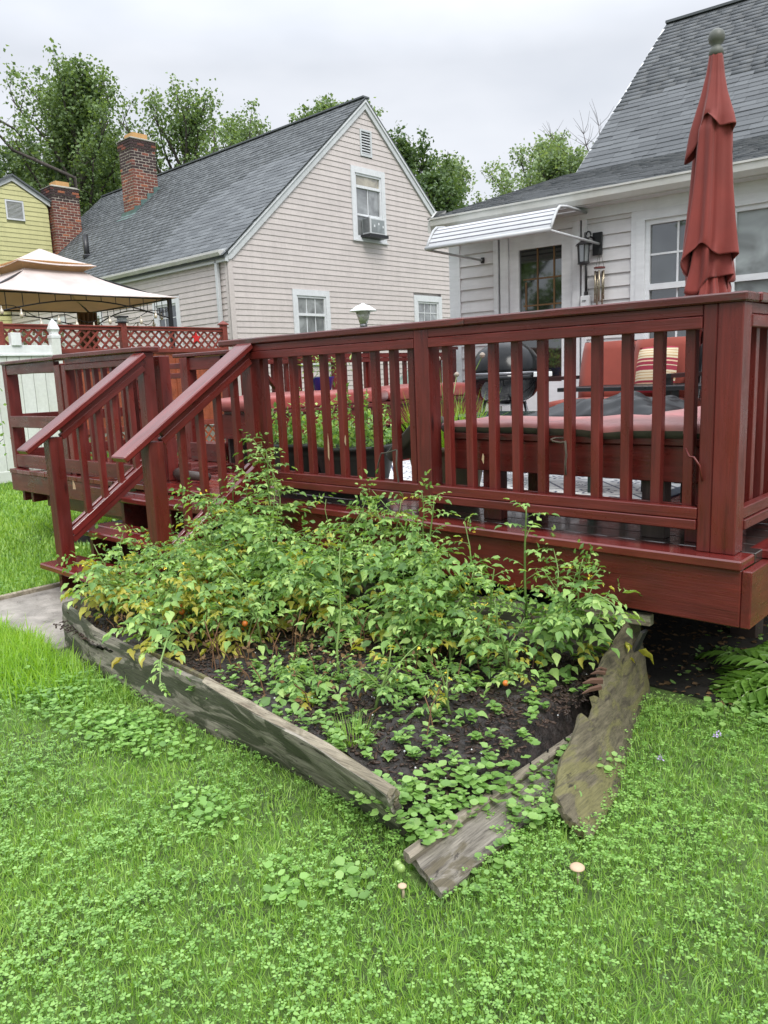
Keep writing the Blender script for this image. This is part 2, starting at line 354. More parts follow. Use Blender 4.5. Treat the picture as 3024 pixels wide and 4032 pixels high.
def oldboard(name, c1, c2, dark, moss, ax=0, mossamt=.50):
    t = NT(name); v = t.coord((1, 1, 1), rand=0)
    vg = t.coord((1.3, 16, 16) if ax == 0 else (16, 1.6, 16), rand=0); g = t.noise(vg, 2.6, 7, .62, .5)
    b = t.ramp(g, [(.30, dark), (.45, c1), (.72, c2)])
    m = t.noise(t.coord((1.3, 3, 5) if ax == 0 else (4, 1.3, 4), rand=0), 2.3, 6, .6, .8); b = t.mix(t.ramp(m, [(mossamt, 0.), (mossamt + .05, .9)]), b, moss)
    d = t.noise(t.coord((3, 3, 10) if ax == 0 else (9, 2.5, 9), rand=0), 2.4, 6, .6, 1.2); b = t.mix(t.ramp(d, [(.62, 0.), (.67, .9)]), b, sc(dark, .5))
    fb = t.noise(t.coord((4, 150, 150) if ax == 0 else (150, 5, 150), rand=0), 1.6, 4, .7, .2); b = t.mix(1., b, t.ramp(fb, [(.32, .55), (.5, 1.), (.7, 1.25)]), 'MULTIPLY')
    t.col(b).rough(.75); t.bump(t.math('ADD', t.math('MULTIPLY', g, .5), fb), .6, .004); return t.m
M['oldboard'] = oldboard('weathered_board', (.19, .17, .135), (.34, .31, .255), (.06, .048, .036), (.050, .055, .030), 0, .46)
M['oldboard2'] = oldboard('mossy_board', (.085, .072, .042), (.15, .13, .078), (.035, .026, .018), (.125, .115, .042), 1, .50)
M['oldboard3'] = oldboard('weathered_plank', (.14, .125, .10), (.25, .225, .185), (.05, .038, .028), (.085, .07, .04), 1, .54)
M['oldstripY'] = oldboard('weathered_strip_b', (.18, .155, .115), (.29, .25, .19), (.08, .06, .04), (.13, .12, .07), 1, .56)
M['oldstrip'] = oldboard('weathered_strip', (.27, .23, .17), (.42, .37, .28), (.12, .08, .05), (.2, .17, .12))
M['splinter'] = simple('fresh_broken_wood', (.085, .042, .025), .8, 0, .4)
M['pot_dark'] = simple('dark_planter', (.03, .032, .028), .5, 0, .3)
M['pot_beige'] = simple('beige_planter', (.22, .19, .12), .6, 0, .25)
def rug():
    t = NT('patterned_rug'); tc = t.n('TexCoord'); sx = t.n('SeparateXYZ'); t.l(tc.outputs['Object'], sx.inputs[0])
    a = t.math('MULTIPLY', t.math('ADD', sx.outputs[0], sx.outputs[1]), 2.3); b = t.math('MULTIPLY', t.math('SUBTRACT', sx.outputs[0], sx.outputs[1]), 2.3)
    fa = t.math('SUBTRACT', t.math('FRACT', a), .5); fb = t.math('SUBTRACT', t.math('FRACT', b), .5)
    line = t.math('GREATER_THAN', t.math('MAXIMUM', t.math('ABSOLUTE', fa), t.math('ABSOLUTE', fb)), .475)
    r = t.math('SQRT', t.math('ADD', t.math('MULTIPLY', fa, fa), t.math('MULTIPLY', fb, fb)))
    an = t.math('ARCTAN2', fa, fb); wv = t.math('MULTIPLY', t.math('SINE', t.math('MULTIPLY', an, 8.)), .055)
    rr = t.math('ADD', r, wv); ring = t.math('LESS_THAN', t.math('ABSOLUTE', t.math('SUBTRACT', rr, .30)), .03)
    ring2 = t.math('LESS_THAN', t.math('ABSOLUTE', t.math('SUBTRACT', rr, .15)), .028)
    f = t.math('MAXIMUM', line, t.math('MAXIMUM', ring, ring2))
    t.col(t.mix(f, (.76, .76, .74), (.035, .055, .115))).rough(.35); return t.m
M['rug'] = rug(); M['navy'] = simple('navy_border', (.02, .045, .085), .5)

# ------------------------------------------------------------------ ground
me = bpy.data.meshes.new('lawn_ground'); bm = bmesh.new()
bmesh.ops.create_grid(bm, x_segments=60, y_segments=60, size=150)
for q in bm.verts: q.co.x += -30; q.co.y += 60; q.co.z = GZ
bm.to_mesh(me); bm.free(); me.materials.append(M['ground'])
tag(place('lawn_ground', me, None, Matrix.Identity(4)), kind='structure')
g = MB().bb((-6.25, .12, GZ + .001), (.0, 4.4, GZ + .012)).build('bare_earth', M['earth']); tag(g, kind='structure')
pad = MB().bb((-4.17, -1.25, GZ - .05), (-2.95, -.62, GZ + .012)).build('concrete_walkway', M['concrete'], bevel=.006); tag(pad, kind='structure')
MB().bb((-4.215, -1.25, GZ - .05), (-4.175, -.6, GZ + .035)).build('path_edging', M['oldstrip'], bevel=.004)
tag(bpy.data.objects['path_edging'], 'thin weathered timber edging along the far side of the concrete pad', 'edging')

# ------------------------------------------------------------------ deck floor, skirt, joists
XL, XR = -6.32, 0.05          # left and right end of the front edge
deck = thing('wooden_deck', 'wet red painted timber deck floor with skirt boards and joists', 'deck', (-3, 1.5, GZ))
def dbrd(*a, **k): return board(*a, **k)
# front edge board with overhang, right bay
board('edge_board', deck, (-2.82, 0.0, -.019), (XR, 0.0, -.019), .15, .038, M['redwet'], bevel=.006)
y = .082 + .069; i = 0
while y < 4.38:
    mt = M['floordark'] if y < .8 else M['floor']
    x0 = -2.82 if y < .5 else (-4.5 if y > 1.35 else -6.2)
    x1 = .05 - .008 * (i % 3) + (.02 if i % 2 else 0)
    if y < .5:
        board('floor_board', deck, (-2.82, y, -.019), (x1, y, -.019), .138, .038, mt, bevel=.003)
        board('floor_board', deck, (-4.07, y, -.019), (-2.83, y, -.019), .138, .038, M['floor'], bevel=.003)
    else:
        xm = -2.2 - .4 * ((i * 7) % 3)
        board('floor_board', deck, (xm + .002, y, -.019), (x1, y, -.019), .138, .038, mt, bevel=.003)
        board('floor_board', deck, (max(x0, -4.5) if y > 1.35 else -4.5, y, -.019), (xm - .002, y, -.019), .138, .038, M['floor'], bevel=.003)
    y += .144; i += 1
board('floor_board', deck, (-4.07, .02, -.019), (-2.84, .02, -.019), .115, .038, M['floor'], bevel=.004)
# landing left of the stair: boards run front to back
x = XL + .02; i = 0
while x < -4.55:
    board('floor_board', deck, (x + .069, -.06, -.019), (x + .069, 1.32, -.019), .138, .038, M['redwet'] if i % 3 else M['redold'], up=(0, 0, 1)); x += .143; i += 1
for k in range(4):
    board('floor_board', deck, (x + .069, -.05 + 0 * k, -.019), (x + .069, 1.32, -.019), .138, .038, M['floor']); x += .143
    if x > -4.15: break
# skirts
board('skirt_board', deck, (-2.82, -.037, -.146), (.045, -.037, -.146), .036, .215, M['red'], bevel=.004)
board('skirt_board', deck, (.064, -.054, -.146), (.064, 4.35, -.146), .036, .215, M['red'], bevel=.004)
board('edge_board', deck, (.075, .16, -.018), (.075, 4.35, -.018), .15, .038, M['redwet'], bevel=.006)
board('skirt_board', deck, (XL + .03, -.037, -.115), (-4.6, -.037, -.115), .036, .155, M['redold'], bevel=.004)
board('skirt_board', deck, (-4.82, -.075, -.155), (-4.06, -.075, -.155), .034, .20, M['redold'], bevel=.004)
board('skirt_board', deck, (XL + .03, -.03, -.12), (XL + .03, 1.32, -.12), .036, .17, M['redold'], bevel=.004)
board('skirt_board', deck, (-4.05, .14, -.16), (-2.82, .14, -.16), .036, .22, M['darkwood'], bevel=.004)
for xx in (-5.95, -5.1, -4.3, -2.4, -1.2, -.25):
    board('support_post', deck, (xx, 1.0, GZ), (xx, 1.0, -.23), .12, .12, M['darkwood'], up=(0, 1, 0))
for a, b in ((-6.18, -6.05), (-6.0, -5.86)):
    board('joist', deck, (a, -.01, -.235), (a, 1.3, -.235), .045, .11, M['redold'])
board('joist', deck, (-5.9, .12, -.26), (-4.1, .12, -.26), .09, .14, M['redold'])
for k in range(9):
    board('joist', deck, (-2.6 + k * .31, .0, -.13), (-2.6 + k * .31, 4.2, -.13), .04, .18, M['darkwood'])

# ------------------------------------------------------------------ railings
H = .91; P9 = .089
def post(par, x, y, z0, z1, wx=P9, wy=P9, mat='red'):
    return board('post', par, (x + wx / 2, y + wy / 2, z0), (x + wx / 2, y + wy / 2, z1), wx, wy, M[mat], up=(0, 1, 0), bevel=.004)
rail = thing('deck_railing', 'long red baluster railing along the front of the deck above the tomato bed', 'railing', (-1.4, 0, 0))
post(rail, -2.862, 0, -.30, H); post(rail, -1.508, 0, 0, H); post(rail, -.089, 0, 0, H)
post(rail, -.140, .001, 0, H, .05, .086, 'red')
def bay(par, x0, x1, y=0.0, sgn=1, mat='red', bal=None, z0=0., H=H, sp=.128, off=.064):
    """straight rail bay along X; rails at the face y, balusters just behind"""
    board('top_rail', par, (x0, y + .020, z0 + H - .021), (x1, y + .020, z0 + H - .021), .036, .040, M[mat])
    board('top_rail', par, (x0, y + .017, z0 + H - .065), (x1, y + .017, z0 + H - .065), .040, .044, M[mat])
    board('bottom_rail', par, (x0, y + .018, z0 + .144), (x1, y + .018, z0 + .144), .036, .044, M[mat])
    board('bottom_rail', par, (x0, y + .014, z0 + .101), (x1, y + .014, z0 + .101), .044, .038, M[mat])
    board('back_rail', par, (x0, y + .088, z0 + .150), (x1, y + .088, z0 + .150), .018, .03, M[mat])
    n = int((x1 - x0 - off) / sp) + 1
    for k in range(n):
        xx = x0 + off + k * sp
        if xx > x1 - .03: break
        b = board('baluster', par, (xx, y + .058 + .002 * ((k * 5) % 3), z0 + .11), (xx + .003 * ((k * 7) % 3 - 1), y + .058, z0 + H - .012), .038, .038, M[mat], up=(0, 1, 0), bevel=.002)
bay(rail, -2.773, -1.508, off=.06); bay(rail, -1.419, -.142, off=.072)
board('cap_rail', rail, (-3.056, .055, H + .019), (-1.2, .055, H + .017), .14, .036, M['redold'], bevel=.006)
board('cap_rail', rail, (-1.198, .055, H + .017), (.014, .055, H + .015), .14, .034, M['redold'], bevel=.006)
# right-hand side railing, running back from the corner post
side = thing('deck_railing', 'red baluster railing going back from the corner post at the right edge', 'railing', (-.05, 2, 0))
def bayY(par, x, y0, y1, mat='red', H=H, sp=.128, flip=1, z0=0.):
    fx = x
    board('top_rail', par, (fx, y0, z0 + H - .021), (fx, y1, z0 + H - .021), .036, .040, M[mat])
    board('top_rail', par, (fx + .003 * flip, y0, z0 + H - .065), (fx + .003 * flip, y1, z0 + H - .065), .040, .044, M[mat])
    board('bottom_rail', par, (fx, y0, z0 + .144), (fx, y1, z0 + .144), .036, .044, M[mat])
    board('bottom_rail', par, (fx + .004 * flip, y0, z0 + .101), (fx + .004 * flip, y1, z0 + .101), .044, .038, M[mat])
    yy = y0 + .08; k = 0
    while yy < y1 - .03:
        board('baluster', par, (fx - .040 * flip, yy, z0 + .11), (fx - .040 * flip, yy, z0 + H - .012), .038, .038, M[mat], up=(0, 1, 0), bevel=.002); yy += sp
bayY(side, -.020, .09, 1.5); post(side, -.089, 1.5, 0, H); bayY(side, -.020, 1.59, 3.1); post(side, -.089, 3.1, 0, H); bayY(side, -.02, 3.19, 4.3)
board('cap_rail', side, (-.05, .128, H + .017), (-.05, 4.3, H + .017), .14, .034, M['redwet'], bevel=.006)

# left landing railing
left = thing('deck_railing', 'red railing round the left landing with an open bay beside the white fence', 'railing', (-5.2, .6, 0))
LH = .925
post(left, -6.345, 0, 0, LH, .075, .105); post(left, -5.33, .0, 0, LH - .04, .10, .06, 'redold'); post(left, -5.20, .0, 0, LH - .04, .07, .08); post(left, -4.05, 0, -.30, LH)
board('cap_rail', left, (-6.33, .05, LH + .010), (-5.28, .05, LH + .012), .14, .030, M['redold'], bevel=.006)
board('cap_rail', left, (-5.28, .05, LH + .022), (-3.93, .05, LH + .018), .14, .036, M['redold'], bevel=.006)
board('top_rail', left, (-6.27, .03, LH - .05), (-5.33, .03, LH - .05), .05, .085, M['redold'])
board('middle_rail', left, (-6.29, .02, .42), (-5.3, .02, .42), .05, .10, M['redold'])
board('bottom_rail', left, (-6.25, .02, .07), (-4.06, .02, .07), .05, .11, M['red'])
board('top_rail', left, (-5.13, .020, LH - .022), (-4.05, .020, LH - .022), .036, .040, M['redold'])
board('top_rail', left, (-5.13, .018, LH - .066), (-4.05, .018, LH - .066), .040, .044, M['redold'])
for k in range(7): board('baluster', left, (-5.03 + k * .135, .06, .06), (-5.03 + k * .135, .06, LH - .03), .038, .038, M['red'], up=(0, 1, 0))
# left end, going back
board('middle_rail', left, (-6.30, .09, .44), (-6.30, 1.25, .44), .05, .09, M['red'])
board('bottom_rail', left, (-6.30, .09, .12), (-6.30, 1.25, .12), .04, .09, M['red'])
board('top_rail', left, (-6.30, .09, LH - .04), (-6.30, 1.25, LH - .04), .04, .085, M['red'])
post(left, -6.345, 1.24, 0, LH); post(left, -4.11, .17, 0, .90, .085, .085, 'red')
board('block', left, (-4.03, .26, .06), (-4.03, .34, .06), .08, .12, M['redold'])
# back of the landing: low rails in front of the orange gate, then the tall gate post
back = thing('deck_railing', 'red rails and capped posts at the back of the left landing before the orange fence', 'railing', (-5.5, 1.3, 0))
board('bottom_rail', back, (-6.25, 1.28, .10), (-4.6, 1.28, .10), .04, .12, M['red'])
board('middle_rail', back, (-6.25, 1.28, .50), (-5.3, 1.28, .50), .04, .09, M['red'])
board('top_rail', back, (-6.25, 1.28, .86), (-5.3, 1.28, .86), .04, .05, M['red']); board('top_rail', back, (-6.25, 1.28, .77), (-5.3, 1.28, .77), .04, .05, M['red'])
post(back, -5.36, 1.2, 0, .93, .12, .10, 'red'); board('cap_rail', back, (-5.47, 1.28, .95), (-4.62, 1.28, .95), .16, .034, M['redold'], bevel=.006)
board('top_rail', back, (-5.25, 1.24, .87), (-4.68, 1.24, .87), .04, .11, M['red'])
board('block', back, (-5.15, 1.15, .085), (-4.72, 1.15, .085), .09, .16, M['redold'])
post(back, -4.76, 1.22, 0, .93, .09, .09, 'red')
# far railing beside the second bench
far = thing('deck_railing', 'far red baluster railing behind the planters and the long red cushion', 'railing', (-4.5, 2.8, 0))
post(far, -4.59, 1.30, 0, .95); post(far, -4.59, 2.85, 0, .95); post(far, -4.59, 4.2, 0, .95)
board('top_rail', far, (-4.53, 1.39, .90), (-4.53, 4.2, .90), .04, .045, M['red']); board('top_rail', far, (-4.52, 1.39, .855), (-4.52, 4.2, .855), .04, .04, M['red'])
board('bottom_rail', far, (-4.53, 1.39, .12), (-4.53, 4.2, .12), .04, .085, M['red'])
yy = 1.5
while yy < 4.2: board('baluster', far, (-4.56, yy, .1), (-4.56, yy, .9), .038, .038, M['red'], up=(0, 1, 0)); yy += .15
board('cap_rail', far, (-4.55, 1.3, .967), (-4.55, 4.3, .967), .14, .034, M['redold'])
board('brace', far, (-4.5, 1.42, .84), (-4.5, 1.62, .62), .03, .05, M['red'], up=(1, 0, 0))

# ------------------------------------------------------------------ stairs
st = thing('deck_stairs', 'three wet red timber treads on stringers going down to the concrete pad', 'stairs', (-3.45, -.4, GZ))
TR = [(-.050, -.265), (-.243, -.52), (-.445, -.765)]
for k, (z, yf) in enumerate(TR):
    x0, x1 = (-4.13, -2.88) if k == 0 else ((-4.15, -2.80) if k == 1 else (-4.20, -2.78))
    board('tread', st, (x0, yf + .068, z - .02), (x1, yf + .068, z - .02), .136, .04, M['redwet'], bevel=.008)
    board('tread', st, (x0 + .004, yf + .068 + .141, z - .02), (x1 - .005, yf + .068 + .141, z - .02), .136, .04, M['redwet'], bevel=.005)
for xs in (-4.05, -3.45, -2.88):
    poly = [(xs - .02, .13, -.045), (xs - .02, .13, -.30), (xs - .02, -.45, GZ), (xs - .02, -.70, GZ), (xs - .02, -.70, -.487), (xs - .02, -.46, -.487), (xs - .02, -.46, -.285), (xs - .02, -.21, -.285), (xs - .02, -.21, -.092), (xs - .02, .13, -.092)]
    MB().prism(poly[1:], (.04, 0, 0)).build('stringer', M['redold'], st)
MB().bb((-4.03, .12, GZ), (-2.9, .14, -.09)).build('riser', M['darkwood'], st)
def handrail(par, x, y0, z0, y1, z1, zb, mat='red'):
    """x: centre of the lower newel; rail slopes from the deck post (y0,z0) to the bottom newel (y1,z1)"""
    sl = (z1 - z0) / (y1 - y0)
    post(par, x - .045, y1 - .0, zb, z1 - .005, .09, .09, mat)
    zz = lambda yy: z0 + (yy - y0) * sl
    ye = y1 - .155
    board('handrail_cap', par, (x, .0, zz(.0) + .02), (x, ye, zz(ye) + .02), .14, .036, M['redwet'], bevel=.006)
    board('handrail', par, (x + .018, .0, zz(.0) - .025), (x + .018, y1 + .09, zz(y1 + .09) - .025), .036, .05, M[mat])
    board('handrail', par, (x + .020, .0, zz(.0) - .068), (x + .020, y1 + .09, zz(y1 + .09) - .068), .040, .04, M[mat])
    dz = -.70
    board('lower_rail', par, (x + .025, -.0, zz(0) + dz), (x + .025, y1 + .09, zz(y1 + .09) + dz), .036, .045, M['redwet'])
    board('lower_rail', par, (x + .020, -.0, zz(0) + dz - .042), (x + .020, y1 + .09, zz(y1 + .09) + dz - .042), .036, .045, M[mat])
    board('lower_rail', par, (x - .035, -.0, zz(0) + dz + .01), (x - .035, y1 + .09, zz(y1 + .09) + dz + .01), .03, .035, M['redwet'])
    for k in range(4):
        yy = -.10 - .128 * k
        board('baluster', par, (x - .008, yy, zz(yy) + dz + .0), (x - .008, yy, zz(yy) - .04), .038, .038, M[mat], up=(0, 1, 0), bevel=.002)
hl = thing('stair_handrail', 'left sloping red handrail with newel post standing on the bottom tread', 'handrail', (-4.0, -.4, 0))
hr = thing('stair_handrail', 'right sloping red handrail with newel post rising out of the tomato plants', 'handrail', (-2.8, -.4, 0))
handrail(hl, -3.985, 0, .885, -.72, .40, -.445); handrail(hr, -2.80, 0, .885, -.72, .405, GZ)

# ------------------------------------------------------------------ built-in benches and cushions
bn = thing('deck_bench', 'built in red timber bench behind the front railing right of the middle post', 'bench', (-.7, .3, 0))
board('apron', bn, (-1.40, .13, .312), (-.15, .13, .312), .036, .145, M['red'])
board('seat_edge', bn, (-1.42, .125, .401), (-.14, .125, .401), .05, .03, M['redold'])
for k in range(3): board('seat_board', bn, (-1.42, .22 + .142 * k, .396), (-.14, .22 + .142 * k, .396), .136, .036, M['redold'])
for xx, m_ in ((-1.165, 'redold'), (-.37, 'darkwood'), (-.19, 'red')):
    board('leg', bn, (xx, .17, 0), (xx, .17, .375), .10, .06, M[m_], up=(0, 1, 0)); board('leg', bn, (xx, .56, 0), (xx, .56, .375), .09, .06, M[m_], up=(0, 1, 0))
bn2 = thing('deck_bench', 'built in red timber bench along the right hand railing behind the corner post', 'bench', (-.35, 2, 0))
for k in range(3): board('seat_board', bn2, (-.20 - .142 * k, .66, .396), (-.20 - .142 * k, 3.0, .396), .136, .036, M['redold'])
board('apron', bn2, (-.56, .66, .312), (-.56, 3.0, .312), .036, .13, M['red'])
for yy in (1.3, 2.2, 2.95): board('leg', bn2, (-.35, yy, 0), (-.35, yy, .376), .30, .06, M['redold'], up=(0, 1, 0))
def softbox(a, b, seed=0, puff=.02, nx=14, ny=8, nz=3, amp=.006):
    """a padded cushion between corners a and b"""
    rg = random.Random(seed); bm = bmesh.new(); bmesh.ops.create_cube(bm, size=1)
    bmesh.ops.subdivide_edges(bm, edges=bm.edges[:], cuts=6, use_grid_fill=True)
    d = [b[i] - a[i] for i in range(3)]; c = [(a[i] + b[i]) / 2 for i in range(3)]
    ph = [rg.uniform(0, 6) for _ in range(6)]
    vs = []
    for q in bm.verts:
        x, y, z = q.co
        k = (1 - (2 * x) ** 4) * (1 - (2 * y) ** 4)
        zz = z * d[2] * (1 if abs(z) < .49 else 1) + (puff * k * (1 if z > 0 else -.3) * min(1, abs(z) * 2.2))
        rx = 1 - .06 * (abs(2 * z) ** 3) * min(1, .03 / max(d[0], .01) * 10); ry = 1 - .05 * abs(2 * z) ** 3
        w_ = amp * (math.sin(x * d[0] * 22 + ph[0]) * math.sin(y * 9 + ph[1]) + math.sin(x * d[0] * 9 + y * 4 + ph[2]))
        q.co = Vector((c[0] + x * d[0] * rx, c[1] + y * d[1] * ry + w_ * .5, c[2] + zz + w_ * (.5 if z > 0 else .2)))
    return bm
def cushion(name, a, b, mat, parent=None, seed=0, puff=.02, amp=.006, M0=None, mats=None, sidez=None, label=None):
    bm = softbox(a, b, seed, puff, amp=amp); c = Vector([(a[i] + b[i]) / 2 for i in range(3)])
    if mats and sidez is not None:
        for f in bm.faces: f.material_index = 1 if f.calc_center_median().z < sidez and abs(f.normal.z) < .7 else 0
    bmesh.ops.translate(bm, verts=bm.verts, vec=-c)
    me = bpy.data.meshes.new(name); bm.to_mesh(me); bm.free(); me.polygons.foreach_set('use_smooth', [True] * len(me.polygons))
    for m_ in (mats or [mat]): me.materials.append(m_)
    Mx = T(*c) @ (M0 or Matrix.Identity(4)); return place(name, me, parent, Mx, label)
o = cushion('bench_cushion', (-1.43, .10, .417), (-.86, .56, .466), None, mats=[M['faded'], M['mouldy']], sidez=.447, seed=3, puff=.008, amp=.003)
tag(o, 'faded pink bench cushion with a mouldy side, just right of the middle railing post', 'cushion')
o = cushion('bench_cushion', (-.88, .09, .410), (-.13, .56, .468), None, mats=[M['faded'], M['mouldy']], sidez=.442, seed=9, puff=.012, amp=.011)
tag(o, 'crumpled faded pink bench cushion tied to the railing near the corner post', 'cushion')
o = cushion('bench_cushion', (-.62, .62, .416), (-.12, 2.9, .475), None, mats=[M['faded'], M['mouldy']], sidez=.45, seed=5, puff=.012, amp=.005)
tag(o, 'faded pink cushion on the bench along the right hand railing', 'cushion')
o = cushion('bench_cushion', (-1.83, .10, .34), (-1.53, .30, .40), None, mats=[M['mouldy'], M['mouldy']], sidez=.4, seed=6, puff=.01, amp=.01, M0=Matrix.Rotation(-.7, 4, 'Y'))
tag(o, 'dark drooping cushion end hanging over the beige planter', 'cushion')
def tie(pts, label, r=.0042):
    o = MB().tube(pts, r, 6).build('cushion_tie', M['mouldy'] if 'dark' in label else M['red'], None, smooth=True); tag(o, label, 'tie')
tie([(-.775, .025, .405), (-.77, .030, .397), (-.735, .032, .392), (-.715, .034, .395), (-.712, .06, .40), (-.74, .085, .405), (-.775, .06, .408), (-.775, .025, .405)], 'faded cloth tie looped round a baluster at the seam of the pink cushions, dark')
tie([(-.712, .034, .395), (-.709, .036, .34), (-.713, .035, .30), (-.711, .036, .255)], 'dark tie end hanging down beside a baluster left of the corner post', .0045)
tie([(-.19, .0, .39), (-.17, -.01, .36), (-.15, -.02, .36), (-.13, -.015, .33), (-.12, -.01, .27)], 'reddish cushion tie hanging beside the corner post')
tie([(-1.66, .02, .33), (-1.70, -.002, .315), (-1.745, .0, .31), (-1.78, .01, .25), (-1.79, .01, .20)], 'dark ribbon tie crossing a baluster in front of the beige planter')
tie([(-1.655, .02, .33), (-1.65, .005, .25), (-1.64, .005, .18), (-1.635, .005, .09)], 'long dark ribbon hanging straight down in front of the beige planter')
# second bench by the far railing
b3 = thing('deck_bench', 'built in red timber bench below the far railing carrying the long red cushion', 'bench', (-4.2, 2.5, 0))
board('apron', b3, (-4.02, 1.0, .33), (-4.02, 4.1, .33), .036, .20, M['red']); board('seat_edge', b3, (-4.0, 1.0, .435), (-4.0, 4.1, .435), .05, .03, M['redold'])
for k in range(3): board('seat_board', b3, (-4.10 - .142 * k, 1.0, .435), (-4.10 - .142 * k, 4.1, .435), .136, .036, M['redold'])
board('apron', b3, (-4.48, .99, .33), (-4.02, .99, .33), .036, .20, M['red'])
for yy in (1.05, 2.1, 3.1, 4.0): board('leg', b3, (-4.25, yy, 0), (-4.25, yy, .41), .36, .06, M['redold'], up=(0, 1, 0))
MB().bb((-4.45, 1.02, .02), (-4.05, 1.06, .23)).build('dark_gap_board', M['darkwood'], b3)
o = cushion('bench_cushion', (-4.48, .92, .455), (-4.0, 2.55, .56), M['cushionwet'], seed=12, puff=.03); tag(o, 'long brick red cushion, nearer half, on the far bench behind the planters', 'cushion')
o = cushion('bench_cushion', (-4.48, 2.58, .455), (-4.0, 4.1, .57), M['cushionwet'], seed=14, puff=.03); tag(o, 'long brick red cushion, farther half, on the far bench beside the house corner', 'cushion')

for (a, b, c, d) in ((-2.176, .037, .27, .40), (-2.041, .037, .355, .395), (-1.14, .037, .30, .33)):
    MB().prism([(a - .006, b, c), (a + .004, b, c - .02), (a + .007, b, (c + d) / 2), (a + .001, b, d), (a - .004, b, (c + d) / 2)], (0, -.0012, 0)).build('paint_chip', M['chip'], rail)
MB().prism([(-3.953, -.595, .05), (-3.953, -.575, .045), (-3.953, -.578, .08), (-3.953, -.590, .11)], (.0012, 0, 0)).build('paint_chip', M['chip'], hl)

# ------------------------------------------------------------------ walls, windows, roofs
class WB(MB):
    """boxes given in wall coordinates: u along the wall, d outwards, z up"""
    def __init__(s, wm): super().__init__(); s.wm = wm
    def b(s, u0, u1, d0, d1, z0, z1):
        k = len(s.v); s.bb((u0, d0, z0), (u1, d1, z1)); s.v[k:] = [tuple(s.wm @ Vector(p)) for p in s.v[k:]]; return s
    def pr(s, poly, d0, d1):
        k = len(s.v); s.prism([(u, d0, z) for u, z in poly], (0, d1 - d0, 0)); s.v[k:] = [tuple(s.wm @ Vector(p)) for p in s.v[k:]]; return s
def WM(origin, u, d): return T(*origin) @ Matrix((Vector(u), Vector(d), Vector((0, 0, 1)))).transposed().to_4x4()
def siding(par, wm, z0, z1, e, lo, hi, mat, holes=(), proud=.016):
    z = z0; rg = random.Random(int(z0 * 100 + e * 1000))
    while z < z1 - .01:
        zt = min(z + e, z1); zb = z
        segs = [(lo(zb), lo(zt), hi(zb), hi(zt))]
        for (a, b, c, d) in holes:
            if min(zt, d) - max(zb, c) > .3 * e:
                new = []
                for s in segs:
                    if s[0] < a and s[2] > b: new += [(s[0], s[1], a, a), (b, b, s[2], s[3])]
                    elif s[0] >= a and s[0] < b < s[2]: new.append((b, b, s[2], s[3]))
                    elif s[0] < a < s[2] <= b: new.append((s[0], s[1], a, a))
                    elif s[0] >= a and s[2] <= b: pass
                    else: new.append(s)
                segs = new
        for s in segs:
            a, at, b, bt = s
            if b - a < .03: continue
            cuts = [(a, at)]; 
            u = a + rg.uniform(1.2, 3.6)
            while u < b - .8 and b - a > 3: cuts.append((u, u)); u += 3.66
            cuts.append((b, bt if bt > cuts[-1][1] else cuts[-1][1] + .01))
            for i in range(len(cuts) - 1):
                (ua, uat), (ub, ubt) = cuts[i], cuts[i + 1]; gp = .0015 if i else 0
                m = WB(wm); pr_ = proud
                P = [(ua + gp, 0, zb), (ub, 0, zb), (ubt, 0, zt), (uat + gp, 0, zt), (ua + gp, pr_, zb), (ub, pr_, zb), (ubt, .003, zt - .001), (uat + gp, .003, zt - .001)]
                m.add([wm @ Vector(p) for p in P], [(0, 1, 2, 3), (4, 5, 6, 7), (0, 1, 5, 4), (1, 2, 6, 5), (2, 3, 7, 6), (3, 0, 4, 7)])
                m.build('siding_board', mat, par)
        z += e
def window(par, wm, u0, u1, z0, z1, cas=.10, glassmat='glass', grid=(3, 2), rail=None, sash=.045, trim='white', shade=0, screen=True):
    """casing box given by its outer edges"""
    m = WB(wm); m.b(u0, u0 + cas, -.02, .035, z0, z1).b(u1 - cas, u1, -.02, .035, z0, z1).b(u0 + cas, u1 - cas, -.02, .037, z1 - cas * 1.1, z1).b(u0 + cas, u1 - cas, -.02, .037, z0, z0 + cas * .6)
    w_ = m.build('window', M[trim], par)
    a, b, c, d = u0 + cas, u1 - cas, z0 + cas * .6, z1 - cas * 1.1
    WB(wm).b(u0 - .02, u1 + .02, .03, .055, z0 - .015, z0 + .02).build('sill', M[trim], w_)
    rail = rail if rail is not None else (c + d) / 2
    m = WB(wm).b(a, a + sash, -.05, .012, c, d).b(b - sash, b, -.05, .012, c, d).b(a + sash, b - sash, -.05, .014, d - sash, d).b(a + sash, b - sash, -.05, .014, c, c + sash).b(a + sash, b - sash, -.05, .018, rail - .028, rail + .028)
    m.build('sash', M[trim], w_)
    for i, (q0, q1) in enumerate(((c + sash, rail - .028), (rail + .028, d - sash))):
        gm = glassmat if isinstance(glassmat, str) else glassmat[i]
        WB(wm).b(a + sash, b - sash, -.035 + .01 * i, -.028 + .01 * i, q0, q1).build('pane', M[gm], w_)
        gx, gz = grid if not isinstance(grid[0], tuple) else grid[i]
        m = WB(wm)
        for k in range(1, gx):
            uu = a + sash + (b - a - 2 * sash) * k / gx; m.b(uu - .009, uu + .009, -.027 + .01 * i, -.016 + .01 * i, q0, q1)
        for k in range(1, gz):
            zz = q0 + (q1 - q0) * k / gz; m.b(a + sash, b - sash, -.0265 + .01 * i, -.0155 + .01 * i, zz - .009, zz + .009)
        if m.v: m.build('muntins', M[trim], w_)
    return w_
